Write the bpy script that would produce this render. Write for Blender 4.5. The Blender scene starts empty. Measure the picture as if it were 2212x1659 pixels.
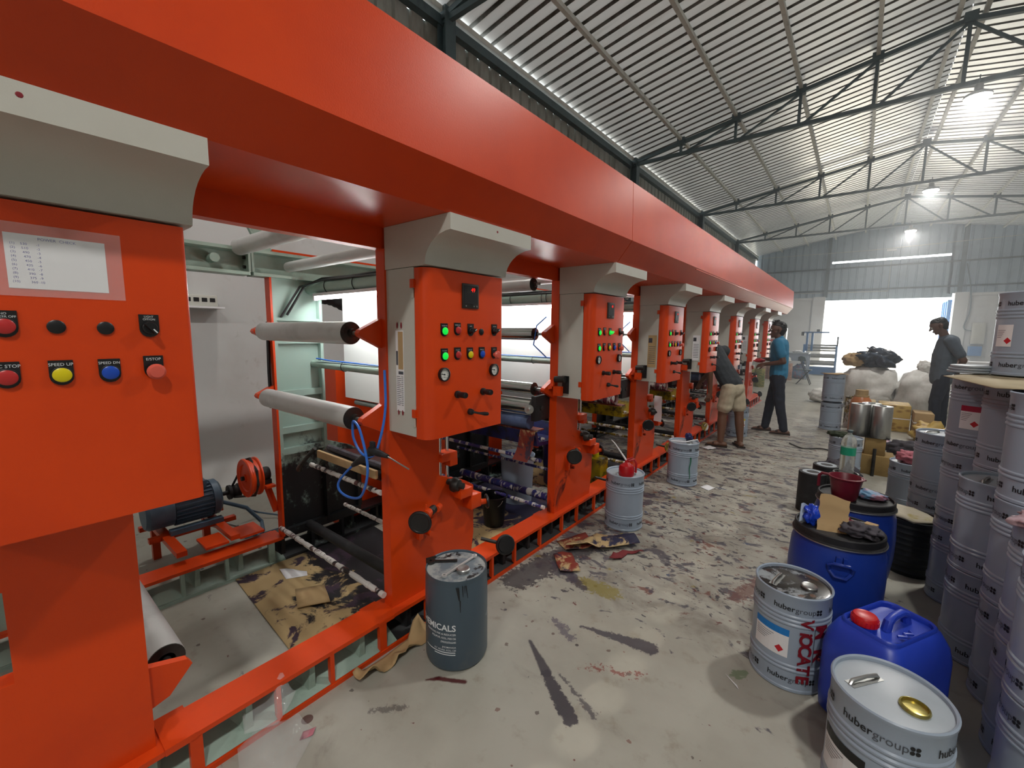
import bpy, bmesh, math, random
from mathutils import Vector, Matrix, noise
random.seed(7)
sc = bpy.context.scene
COL = sc.collection
PI = math.pi

# ------------------------------------------------------------------ camera
RIGHT = Vector((0.78031165, 0.62529622, 0.01087969))
UP = Vector((-0.08384342, 0.08735756, 0.9926424))
FWD = Vector((-0.61974512, 0.77548262, -0.12059309))
cam_d = bpy.data.cameras.new('camera'); cam = bpy.data.objects.new('camera', cam_d); COL.objects.link(cam)
mw = Matrix.Identity(4)
for i in range(3):
    mw[i][0] = RIGHT[i]; mw[i][1] = UP[i]; mw[i][2] = -FWD[i]
mw[2][3] = 1.5
cam.matrix_world = mw
cam_d.sensor_width = 36; cam_d.lens = 927.658 * 36 / 2212
cam_d.clip_start = 0.02; cam_d.clip_end = 300
sc.camera = cam
sc.view_settings.view_transform = 'Standard'; sc.view_settings.look = 'None'
sc.view_settings.gamma = 1; sc.view_settings.use_curve_mapping = False
sc.view_settings.exposure = -0.72
sc.cycles.max_bounces = 7; sc.cycles.diffuse_bounces = 3; sc.cycles.glossy_bounces = 3; sc.cycles.transmission_bounces = 5; sc.cycles.transparent_max_bounces = 6; sc.cycles.volume_bounces = 0
sc.cycles.adaptive_threshold = .025; sc.cycles.sample_clamp_indirect = 8

# ------------------------------------------------------------------ materials
def rgb(h):
    h = h.lstrip('#'); o = []
    for i in (0, 2, 4):
        c = int(h[i:i + 2], 16) / 255
        o.append(c / 12.92 if c <= .04045 else ((c + .055) / 1.055) ** 2.4)
    return (*o, 1)

class NT:
    """small node-graph writer"""
    def __init__(s, name):
        s.m = bpy.data.materials.new(name); s.m.use_nodes = True
        s.t = s.m.node_tree; s.b = s.t.nodes['Principled BSDF']
    def n(s, typ, **kw):
        nd = s.t.nodes.new(typ)
        for k, v in kw.items():
            if k == 'i':
                for a, b in v.items():
                    if hasattr(b, 'is_output'): s.t.links.new(b, nd.inputs[a])
                    else: nd.inputs[a].default_value = b
            else: setattr(nd, k, v)
        return nd
    def link(s, a, b): s.t.links.new(a, b)
    def math(s, op, a, b=None, clamp=False):
        nd = s.n('ShaderNodeMath', operation=op, use_clamp=clamp)
        for k, v in ((0, a), (1, b)):
            if v is None: continue
            if hasattr(v, 'is_output'): s.link(v, nd.inputs[k])
            else: nd.inputs[k].default_value = v
        return nd.outputs[0]
    def co(s, scale=(1, 1, 1), rot=(0, 0, 0), kind='Object'):
        tc = s.n('ShaderNodeTexCoord'); mp = s.n('ShaderNodeMapping')
        s.link(tc.outputs[kind], mp.inputs[0]); mp.inputs['Scale'].default_value = scale; mp.inputs['Rotation'].default_value = rot
        return mp.outputs[0]
    def noise(s, vec, scale, detail=4, rough=.55, dist=0):
        nd = s.n('ShaderNodeTexNoise'); s.link(vec, nd.inputs['Vector'])
        nd.inputs['Scale'].default_value = scale; nd.inputs['Detail'].default_value = detail
        nd.inputs['Roughness'].default_value = rough; nd.inputs['Distortion'].default_value = dist
        return nd.outputs['Fac']
    def step(s, v, lo, hi):
        nd = s.n('ShaderNodeMapRange', interpolation_type='SMOOTHSTEP')
        s.link(v, nd.inputs[0]); nd.inputs[1].default_value = lo; nd.inputs[2].default_value = hi
        return nd.outputs[0]
    def mix(s, f, a, b, typ='MIX'):
        nd = s.n('ShaderNodeMix', data_type='RGBA', blend_type=typ)
        for k, v in ((0, f), (6, a), (7, b)):
            if hasattr(v, 'is_output'): s.link(v, nd.inputs[k])
            else: nd.inputs[k].default_value = v
        return nd.outputs[2]
    def bump(s, h, strength, dist=.01):
        nd = s.n('ShaderNodeBump'); s.link(h, nd.inputs['Height'])
        nd.inputs['Strength'].default_value = strength; nd.inputs['Distance'].default_value = dist
        s.link(nd.outputs[0], s.b.inputs['Normal'])
    def set(s, **kw):
        names = dict(col='Base Color', rough='Roughness', metal='Metallic', spec='Specular IOR Level', alpha='Alpha',
                     trans='Transmission Weight', ior='IOR', emit='Emission Color', es='Emission Strength', coat='Coat Weight')
        for k, v in kw.items():
            if hasattr(v, 'is_output'): s.link(v, s.b.inputs[names[k]])
            else: s.b.inputs[names[k]].default_value = v
        return s

def plain(name, col, rough=.5, metal=0, spec=.5, **kw):
    c = rgb(col) if isinstance(col, str) else col
    return NT(name).set(col=c, rough=rough, metal=metal, spec=spec, **kw).m

def speckled(name, col, dark, rough=.5, metal=0, scale=6, lo=.5, hi=.7, bump=0, bscale=60, spec=.5):
    m = NT(name); v = m.co()
    f = m.step(m.noise(v, scale, 6, .6), lo, hi)
    m.set(col=m.mix(f, rgb(col), rgb(dark)), rough=rough, metal=metal, spec=spec)
    if bump: m.bump(m.noise(v, bscale, 2), bump, .004)
    return m.m

M = {}
def mk():
    m = NT('orange_enamel'); v = m.co()
    g = m.step(m.noise(v, 2.2, 5, .6), .35, .75)
    m.set(col=m.mix(g, rgb('d4430f'), rgb('c73c0f')), rough=.33, spec=.36)
    m.bump(m.noise(v, 260, 1), .12, .002); M['orange'] = m.m
    m = NT('orange_enamel_ink_stained'); v = m.co()
    g = m.step(m.noise(v, 3.2, 8, .68, .6), .60, .70)
    m.set(col=m.mix(g, rgb('d0410f'), rgb('5a1c14')), rough=.36, spec=.36)
    m.bump(m.noise(v, 200, 1), .12, .002); M['orange_dirty'] = m.m
    M['white'] = speckled('ivory_enamel', 'c0bfb6', 'bab8ae', .36, 0, 3, .3, .8, .08, 240)
    M['green'] = speckled('pale_green_paint', '93a89c', '788d80', .5, 0, 5, .5, .75, .1, 90)
    m = NT('green_paint_black_ink'); v = m.co()
    sp = m.n('ShaderNodeSeparateXYZ'); m.link(v, sp.inputs[0])
    h = m.step(sp.outputs[2], .85, .25)
    n = m.math('ADD', m.noise(v, 7, 8, .7), m.math('MULTIPLY', h, .42))
    f = m.step(n, .68, .86)
    m.set(col=m.mix(f, rgb('93aca2'), rgb('16181a')), rough=.45); M['green_dirty'] = m.m
    M['chrome'] = plain('polished_steel', 'd9d9d6', .14, 1)
    M['steel'] = speckled('brushed_steel', 'a9aaa8', '8d8e8c', .34, .9, 9)
    M['alu'] = speckled('satin_aluminium', 'd2d2d0', 'c2c2c0', .36, .35, 4)
    M['darksteel'] = speckled('oily_dark_steel', '3c3b39', '22211f', .42, .6, 12)
    M['black'] = plain('black_plastic', '141416', .35)
    M['rubber'] = speckled('black_rubber', '1b1b1d', '2a2a2c', .6, 0, 14)
    M['girder'] = speckled('blue_grey_girder_paint', '4b5d61', '3d4c50', .5, 0, 5)
    M['purlin'] = speckled('galvanised_purlin', 'c6c7be', 'a9aaa0', .5, .1, 7)
    M['paper'] = plain('white_paper', 'e4e4e6', .7)
    M['ink_text'] = plain('black_print', '16171b', .6)
    M['faint_text'] = plain('grey_print', '4a4e56', .6)
    M['white_print'] = plain('white_print', 'd8dde0', .6)
    M['marker'] = plain('red_marker_paint', '7d1020', .5)
    M['pen'] = plain('violet_pen', '5a5aa0', .6)
    M['red_btn'] = plain('red_button', 'b42a2a', .3)
    M['estop'] = plain('coral_mushroom_button', 'd25a4a', .35)
    M['yellow_btn'] = plain('yellow_button', 'd8c80c', .3)
    M['blue_btn'] = plain('blue_button', '1648b4', .3)
    M['green_btn'] = NT('lit_green_button').set(col=rgb('10c040'), rough=.3, emit=rgb('10ff50'), es=.9).m
    M['digits'] = NT('red_led_digits').set(col=rgb('400000'), emit=rgb('ff1a10'), es=2.5).m
    M['gauge'] = plain('gauge_dial_white', 'd8d8d2', .3)
    M['drum'] = speckled('grey_drum_enamel', '97a4b4', '909dac', .3, 0, 4, .4, .8)
    M['drum_lid'] = speckled('grey_drum_lid', 'a1aab2', '99a2a9', .34, 0, 6, .4, .8)
    m = NT('inked_drum_lid'); v = m.co()
    f = m.step(m.noise(v, 7, 7, .65, .4), .38, .5); f2 = m.step(m.noise(v, 17, 5, .6), .6, .66)
    m.set(col=m.mix(f2, m.mix(f, rgb('8f969b'), rgb('25201f')), rgb('5a3a26')), rough=m.mix(f, (.5,)*4, (.18,)*4)); M['lid_inked'] = m.m
    m = NT('chemical_drum_paint'); v = m.co()
    f = m.step(m.noise(v, 5, 7, .65), .55, .75)
    m.set(col=m.mix(f, rgb('43535f'), rgb('525a60')), rough=.38); M['chem'] = m.m
    m = NT('chemical_drum_top'); v = m.co()
    f = m.step(m.noise(v, 10, 7, .65), .42, .6); g = m.step(m.noise(v, 13, 6, .6, .5), .58, .63)
    m.set(col=m.mix(g, m.mix(f, rgb('6f7b84'), rgb('a9adab')), rgb('1c1a1c')), rough=.5); M['chem_top'] = m.m
    M['blue_pl'] = speckled('blue_plastic', '1c3c9c', '18358c', .36, 0, 3, .3, .8)
    M['blue_can'] = speckled('bright_blue_plastic', '2340b4', '1d37a4', .38, 0, 3, .3, .8)
    M['red_cap'] = plain('red_plastic', 'c4181c', .3)
    M['maroon'] = speckled('maroon_plastic', '6e1a2b', '5b1524', .38, 0, 6)
    M['gold'] = plain('brass_cap', 'b8aa62', .22, .9)
    m = NT('corrugated_cardboard'); v = m.co()
    f = m.step(m.noise(v, 5, 6, .6), .5, .75)
    m.set(col=m.mix(f, rgb('b0946a'), rgb('9b8058')), rough=.85); M['card'] = m.m
    for k, c in (('black', '1b181c'), ('red', '7b2a1c'), ('blue', '1d1c3c')):
        m = NT('cardboard_%s_ink' % k); v = m.co()
        sy = m.n('ShaderNodeSeparateXYZ'); m.link(v, sy.inputs[0])
        n = m.math('ADD', m.noise(v, 3.4, 9, .68, .8), m.math('MULTIPLY', m.math('ADD', m.step(sy.outputs[1], -.35, .35), m.math('MULTIPLY', m.step(sy.outputs[0], -.4, .3), .25)), .31))
        f = m.step(n, .60, .66) if k == 'black' else (m.step(n, .66, .71) if k == 'blue' else m.step(n, .60, .68))
        p = m.step(m.noise(v, 6, 7, .65, .6), .54, .6)
        m.set(col=m.mix(p, m.mix(f, rgb('b39a6e'), rgb(c)), rgb('3a2838')), rough=.7); M['card_' + k] = m.m
    # rods wrapped in ink-spattered film
    for k, c, c2 in (('black', '1d1516', '57302e'), ('blue', '1c2870', '3d2c6c'), ('red', '7c3045', '44202a'), ('yellow', '8c7414', '3a2f18')):
        m = NT('wrapped_rod_%s' % k); v = m.co((17, 6, 6))
        w = m.noise(v, 1.0, 4, .6, 1.2)
        m.set(col=m.mix(m.step(w, *((.53, .6) if k == 'black' else (.43, .5))), rgb('cfcbc6'), m.mix(m.step(m.noise(m.co(), 18, 4), .4, .6), rgb(c), rgb(c2))), rough=.45)
        m.bump(w, .5, .01); M['rod_' + k] = m.m
    for k, c in (('black', '17161a'), ('blue', '20285e'), ('red', '4a1420'), ('yellow', '8f7a0c')):
        m = NT('ink_tray_%s' % k); v = m.co()
        m.set(col=m.mix(m.step(m.noise(v, 9, 6, .65), .45, .62), rgb(c), rgb('1b1718')), rough=.3); M['tray_' + k] = m.m
    M['blue_rubber'] = speckled('blue_grey_rubber_roller', '56688f', '475879', .5, 0, 12)
    M['motor'] = speckled('grey_blue_motor_paint', '4f6579', '43576a', .42, 0, 6)
    M['board'] = plain('white_dryer_panel', 'dcdedb', .45)
    M['hose_blue'] = plain('blue_air_hose', '2f6fd0', .35)
    M['tube'] = NT('lit_fluorescent_tube').set(col=(1, 1, 1, 1), emit=(1, 1, .98, 1), es=55).m
    M['led'] = NT('lit_lamp_lens').set(col=(1, 1, 1, 1), emit=(1, .98, .94, 1), es=30).m
    M['film'] = NT('clear_film').set(col=(.9, .92, .93, 1), rough=.05, alpha=.13, spec=1.0).m
    M['sack'] = speckled('white_woven_sack', 'dad9d5', 'cfcdc8', .7, 0, 30, .4, .7, .3, 40)
    M['yellow_print'] = NT('x').m
    m = NT('yellow_printed_packs'); v = m.co((9, 9, 16))
    b = m.n('ShaderNodeTexVoronoi'); m.link(v, b.inputs['Vector']); b.inputs['Scale'].default_value = 1.2
    f = m.step(b.outputs['Distance'], .15, .6)
    m.set(col=m.mix(f, rgb('8f6a2c'), rgb('c2a458')), rough=.5); M['yellow_print'] = m.m
    m = NT('printed_reel_stack'); v = m.co((7, 7, 30))
    f = m.step(m.noise(v, 1.3, 5), .4, .65)
    m.set(col=m.mix(f, rgb('9c7266'), rgb('c2a491')), rough=.6); M['reel_print'] = m.m
    m = NT('green_printed_reel'); v = m.co((7, 7, 26))
    m.set(col=m.mix(m.step(m.noise(v, 1.3, 5), .42, .6), rgb('5c6b3a'), rgb('a09155')), rough=.6); M['green_print'] = m.m
    M['jar'] = plain('orange_jar', 'c87a4a', .35)
    M['skin'] = plain('brown_skin', '5f4234', .5)
    M['skin2'] = plain('brown_skin_tan', '6b4a38', .5)
    M['hair'] = plain('black_hair', '131214', .55)
    M['shirt_blue'] = speckled('turquoise_shirt_cloth', '2f7fa6', '276f94', .8, 0, 9, .4, .7)
    M['trousers'] = speckled('dark_denim_cloth', '1b1f2c', '232839', .85, 0, 12, .4, .7)
    M['tee'] = speckled('charcoal_cotton', '2c3136', '363c42', .85, 0, 10, .4, .7)
    M['shorts'] = speckled('beige_cotton', 'b9ae97', 'a79c86', .85, 0, 9, .4, .7)
    M['grey_cloth'] = speckled('grey_shirt_cloth', '55606c', '4c5661', .85, 0, 9, .4, .7)
    M['sandal'] = plain('dark_leather', '2b211c', .6)
    M['eye'] = plain('eye', '0c0a0a', .2)
    M['wall'] = None
    m = NT('whitewashed_plaster'); v = m.co()
    f = m.step(m.noise(v, 1.1, 6, .6), .45, .75); g = m.step(m.noise(v, 4, 7, .65), .6, .78)
    m.set(col=m.mix(g, m.mix(f, rgb('c9c9c8'), rgb('bcb9b6')), rgb('a8a29c')), rough=.75); m.bump(m.noise(v, 18, 4), .08, .01); M['wall'] = m.m
    m = NT('weathered_wall_sheet'); v = m.co((1, 1, .25))
    f = m.step(m.noise(v, 5, 6, .65), .4, .75)
    m.set(col=m.mix(f, rgb('a3a59d'), rgb('77776c')), rough=.55, metal=.2); M['sheet_wall'] = m.m
    M['sheet_gable'] = speckled('blue_grey_gable_sheet', '9fb0bb', '90a0ab', .5, .1, 2)
    # roof sheet: thin pale sheeting, translucency added so it glows and fills the hall
    m = NT('pale_roof_sheet'); v = m.co((.4, 3, 1))
    f = m.step(m.noise(v, 3, 6, .6), .45, .8)
    c = m.mix(f, rgb('d2d3d2'), rgb('bdbebb'))
    m.set(col=c, rough=.3, metal=.5)
    tr = m.n('ShaderNodeBsdfTranslucent'); m.link(c, tr.inputs[0])
    mx = m.n('ShaderNodeMixShader'); mx.inputs[0].default_value = .025
    m.link(m.b.outputs[0], mx.inputs[1]); m.link(tr.outputs[0], mx.inputs[2])
    m.link(mx.outputs[0], m.t.nodes['Material Output'].inputs[0]); M['roof'] = m.m
    M['roof_rib'] = speckled('grimy_roof_rib', '8a8b86', '55564f', .6, .1, 5, .4, .7)
    M['ground'] = speckled('sunlit_concrete_yard', 'cbc4b6', 'b9b1a2', .8, 0, 2)
    M['pinkcloth'] = speckled('pink_rag', 'b8707c', '9c5562', .9, 0, 14)
    M['bluebag'] = speckled('blue_print_wrapper', '5d87a8', '9a6a7a', .45, 0, 16, .45, .6)
    M['rag'] = speckled('inky_grey_rag', '46434a', '2a2629', .9, 0, 22)
    M['bluewrap'] = speckled('crumpled_blue_film', '1c46c8', '0f2a88', .25, 0, 30)
    M['translu'] = plain('milky_plastic_offcut', '8f9fb8', .4)
    M['oilcan'] = plain('red_oilcan_enamel', 'b0141c', .3)
    M['bottle'] = NT('water_bottle_plastic').set(col=(.86, .9, .88, 1), rough=.08, trans=.75, ior=1.2).m
    M['bottle_label'] = plain('green_bottle_label', '1fa07c', .4)
    M['tyre'] = speckled('black_ribbed_tub', '1d1f22', '2a2c30', .6, 0, 12)
    M['blue_door'] = plain('blue_door_paint', '3d7fc0', .5)
    M['bag'] = NT('shiny_printed_pouch').set(col=rgb('a88f96'), rough=.2, spec=.7).m
    M['blackbag'] = speckled('glossy_dark_bag', '2c3440', '46566a', .25, 0, 14)
    M['machine_blue'] = plain('blue_machine_paint', '2f6ea8', .45)
    M['labels'] = {k: plain('label_band_' + k, c, .5) for k, c in
                   dict(blue='1277c4', black='131416', yellow='d8b80e', crimson='9c1238', dark='5a1428').items()}
    M['red_rag'] = speckled('dark_red_rag', '6e1f22', '4a1518', .8, 0, 12)
    M['tan_board'] = speckled('dusty_tan_board', 'a39679', '8a7e64', .7, 0, 4, .45, .7)
    M['hazard'] = plain('hazard_red', 'c01c2a', .5)
mk()

# ------------------------------------------------------------------ mesh writer
class B:
    """collects shapes in a bmesh, then links them as ONE object (world coordinates minus origin o)"""
    def __init__(s, o=(0, 0, 0)):
        s.b = bmesh.new(); s.o = Vector(o); s.mi = 0
    def _v(s, p): return s.b.verts.new(Vector(p) - s.o)
    def _f(s, vs):
        try:
            f = s.b.faces.new(vs); f.material_index = s.mi; return f
        except ValueError: return None
    def box(s, a, c, bev=0):
        x0, y0, z0 = (min(a[i], c[i]) for i in range(3)); x1, y1, z1 = (max(a[i], c[i]) for i in range(3))
        vs = [s._v(p) for p in ((x0, y0, z0), (x1, y0, z0), (x1, y1, z0), (x0, y1, z0), (x0, y0, z1), (x1, y0, z1), (x1, y1, z1), (x0, y1, z1))]
        fs = [s._f([vs[i] for i in q]) for q in ((3, 2, 1, 0), (4, 5, 6, 7), (0, 1, 5, 4), (1, 2, 6, 5), (2, 3, 7, 6), (3, 0, 4, 7))]
        if bev:
            es = list({e for f in fs for e in f.edges})
            r = bmesh.ops.bevel(s.b, geom=es, offset=bev, segments=2, affect='EDGES', profile=.5)
            for f in r['faces']: f.material_index = s.mi
        return s
    def obox(s, c, size, rot):
        """oriented box: centre, full size, 3x3 rotation"""
        R = rot.to_3x3() if not isinstance(rot, Matrix) else rot
        c = Vector(c); h = Vector(size) / 2
        vs = [s._v(c + R @ Vector((sx * h.x, sy * h.y, sz * h.z))) for sz in (-1, 1) for sx, sy in ((-1, -1), (1, -1), (1, 1), (-1, 1))]
        for q in ((3, 2, 1, 0), (4, 5, 6, 7), (0, 1, 5, 4), (1, 2, 6, 5), (2, 3, 7, 6), (3, 0, 4, 7)): s._f([vs[i] for i in q])
        return s
    def bar(s, p, q, w, h, up=(0, 0, 1)):
        p = Vector(p); q = Vector(q); d = (q - p).normalized(); u = Vector(up)
        if abs(d.dot(u)) > .99: u = Vector((1, 0, 0))
        sd = d.cross(u).normalized(); u = sd.cross(d)
        vs = [s._v(e + sd * a * w / 2 + u * b * h / 2) for e in (p, q) for a, b in ((-1, -1), (1, -1), (1, 1), (-1, 1))]
        for t in ((3, 2, 1, 0), (4, 5, 6, 7), (0, 1, 5, 4), (1, 2, 6, 5), (2, 3, 7, 6), (3, 0, 4, 7)): s._f([vs[i] for i in t])
        return s
    def rings(s, rs, cap=True, closed=False):
        L = [[s._v(p) for p in r] for r in rs]; n = len(L[0])
        for k in range(len(L) - (0 if closed else 1)):
            a, c = L[k], L[(k + 1) % len(L)]
            for j in range(n): s._f([a[j], a[(j + 1) % n], c[(j + 1) % n], c[j]])
        if cap and not closed:
            s._f(list(reversed(L[0]))); s._f(L[-1])
        return s
    def cyl(s, p, q, r, r2=None, n=20, cap=True):
        p = Vector(p); q = Vector(q); r2 = r if r2 is None else r2
        d = (q - p).normalized(); u = d.orthogonal().normalized(); v = d.cross(u)
        return s.rings([[e + (u * math.cos(t) + v * math.sin(t)) * k for t in (2 * PI * i / n for i in range(n))] for e, k in ((p, r), (q, r2))], cap)
    def tube(s, pts, r, n=8, close=False):
        pts = [Vector(p) for p in pts]; rs = []; u = None; m = len(pts)
        for k, p in enumerate(pts):
            a = pts[max(k - 1, 0)] if not close else pts[k - 1]; c = pts[min(k + 1, m - 1)] if not close else pts[(k + 1) % m]
            d = (c - a).normalized()
            u = d.orthogonal().normalized() if u is None else (u - d * u.dot(d)).normalized()
            v = d.cross(u); rr = r[k] if isinstance(r, (list, tuple)) else r
            rs.append([p + (u * math.cos(t) + v * math.sin(t)) * rr for t in (2 * PI * i / n for i in range(n))])
        return s.rings(rs, True, close)
    def lathe(s, prof, c=(0, 0, 0), n=40, axis=None):
        """profile of (r, h) turned about an axis through c (z by default)"""
        c = Vector(c); d = Vector(axis).normalized() if axis else Vector((0, 0, 1))
        u = d.orthogonal().normalized() if axis else Vector((1, 0, 0)); v = d.cross(u)
        return s.rings([[c + d * h + (u * math.cos(t) + v * math.sin(t)) * max(r, 1e-4) for t in (2 * PI * i / n for i in range(n))] for r, h in prof])
    def prism(s, pts, axis, lo, hi):
        """closed 2-D outline extruded along an axis; pts are the two other coordinates in xyz order"""
        def P(a, h):
            return {'x': (h, a[0], a[1]), 'y': (a[0], h, a[1]), 'z': (a[0], a[1], h)}[axis]
        A = [s._v(P(a, lo)) for a in pts]; C = [s._v(P(a, hi)) for a in pts]; n = len(pts)
        s._f(A); s._f(list(reversed(C)))
        for j in range(n): s._f([A[j], C[j], C[(j + 1) % n], A[(j + 1) % n]])
        return s
    def ball(s, c, r, sc_=(1, 1, 1), n=16, m=10):
        c = Vector(c)
        rs = []
        for k in range(m + 1):
            t = PI * k / m - PI / 2; rr = max(math.cos(t) * r, 1e-4); h = math.sin(t) * r
            rs.append([c + Vector((math.cos(a) * rr * sc_[0], math.sin(a) * rr * sc_[1], h * sc_[2])) for a in (2 * PI * i / n for i in range(n))])
        return s.rings(rs)
    def grid(s, f, nu, nv):
        L = [[s._v(f(i / nu, j / nv)) for j in range(nv + 1)] for i in range(nu + 1)]
        for i in range(nu):
            for j in range(nv): s._f([L[i][j], L[i + 1][j], L[i + 1][j + 1], L[i][j + 1]])
        return s
    def torus(s, c, R, r, axis=(0, 0, 1), n=28, m=8):
        d = Vector(axis).normalized(); u = d.orthogonal().normalized(); v = d.cross(u); c = Vector(c)
        return s.tube([c + (u * math.cos(t) + v * math.sin(t)) * R for t in (2 * PI * i / n for i in range(n))], r, m, True)
    def mesh(s, name, mats, smooth=True, angle=.6):
        bmesh.ops.recalc_face_normals(s.b, faces=s.b.faces)
        if smooth:
            for f in s.b.faces: f.smooth = True
            for e in s.b.edges:
                if len(e.link_faces) == 2 and e.calc_face_angle(0) > angle: e.smooth = False
        me = bpy.data.meshes.new(name); s.b.to_mesh(me); s.b.free()
        for m in (mats if isinstance(mats, (list, tuple)) else [mats]): me.materials.append(m)
        return me
    def obj(s, name, mats, parent=None, smooth=True, angle=.6):
        o = bpy.data.objects.new(name, s.mesh(name, mats, smooth, angle)); COL.objects.link(o)
        if parent: o.parent = parent
        else: o.location = s.o
        return o

# The printing line is drawn in its own units: MU metres each, with its zero height on top of the bed rails.
MU = .889; BEDZ = .1665
def W(p): return Vector((p[0] * MU, p[1] * MU, p[2] * MU + BEDZ))
class BM(B):
    def __init__(s, o=(0, 0, 0)): B.__init__(s, W(o))
    def _v(s, p): return s.b.verts.new(W(p) - s.o)
def mthing(name, label, cat, loc, rz=0, group=None): return thing(name, label, cat, W(loc), rz, group)

def inst(me, name, parent, loc=(0, 0, 0), rz=0, label=None):
    o = bpy.data.objects.new(name, me); COL.objects.link(o); o.parent = parent
    o.location = loc; o.rotation_euler = (0, 0, rz)
    if label: o['label'] = label
    return o
def tag(o, label, cat, group=None):
    o['label'] = label; o['category'] = cat
    if group: o['group'] = group
    return o
def thing(name, label, cat, loc=(0, 0, 0), rz=0, group=None):
    o = bpy.data.objects.new(name, None); COL.objects.link(o); o.location = loc; o.rotation_euler = (0, 0, rz)
    o.empty_display_size = .05
    return tag(o, label, cat, group)
def struct(o): o['kind'] = 'structure'; return o
def copy_tree(o, parent=None):
    c = o.copy(); COL.objects.link(c)
    if parent: c.parent = parent
    for ch in list(o.children): copy_tree(ch, c)
    return c

TC = {}
def text_verts(body, size, bold=0, align='CENTER'):
    k = (body, bold, align)
    if k not in TC: TC[k] = text_raw(body, 1.0, bold, align)
    return [(x * size, y * size) for x, y in TC[k][0]], TC[k][1]
def text_raw(body, size, bold, align):
    """flat triangulated lettering -> list of verts (x, y) and faces"""
    cu = bpy.data.curves.new('t', 'FONT'); cu.body = body; cu.size = size; cu.align_x = align; cu.align_y = 'CENTER'
    cu.offset = bold * size; cu.resolution_u = 3
    o = bpy.data.objects.new('t', cu); me = bpy.data.meshes.new_from_object(o)
    vs = [(v.co.x, v.co.y) for v in me.vertices]; fs = [tuple(p.vertices) for p in me.polygons]
    bpy.data.objects.remove(o); bpy.data.curves.remove(cu); bpy.data.meshes.remove(me)
    return vs, fs
def add_text(b, body, size, place, bold=0, align='CENTER'):
    vs, fs = text_verts(body, size, bold, align)
    V = [b._v(place(x, y)) for x, y in vs]
    for f in fs: b._f([V[i] for i in f])
    return (min(v[0] for v in vs), max(v[0] for v in vs))
def onto_cyl(r, a0=0, z0=0):
    return lambda x, y: (r * math.sin(a0 + x / r), -r * math.cos(a0 + x / r), z0 + y)
def patch(b, r, a0, a1, z0, z1, n=10):
    b.grid(lambda u, v: (r * math.sin(a0 + (a1 - a0) * u), -r * math.cos(a0 + (a1 - a0) * u), z0 + (z1 - z0) * v), n, 1)

# ================================================================== SETTING
XL, XR, YG, YB = -4.6, 6.54, 26.8, -7.0
XRIDGE, ZE, ZR = .97, 5.62, 6.58
PILZ = 3.37

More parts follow.
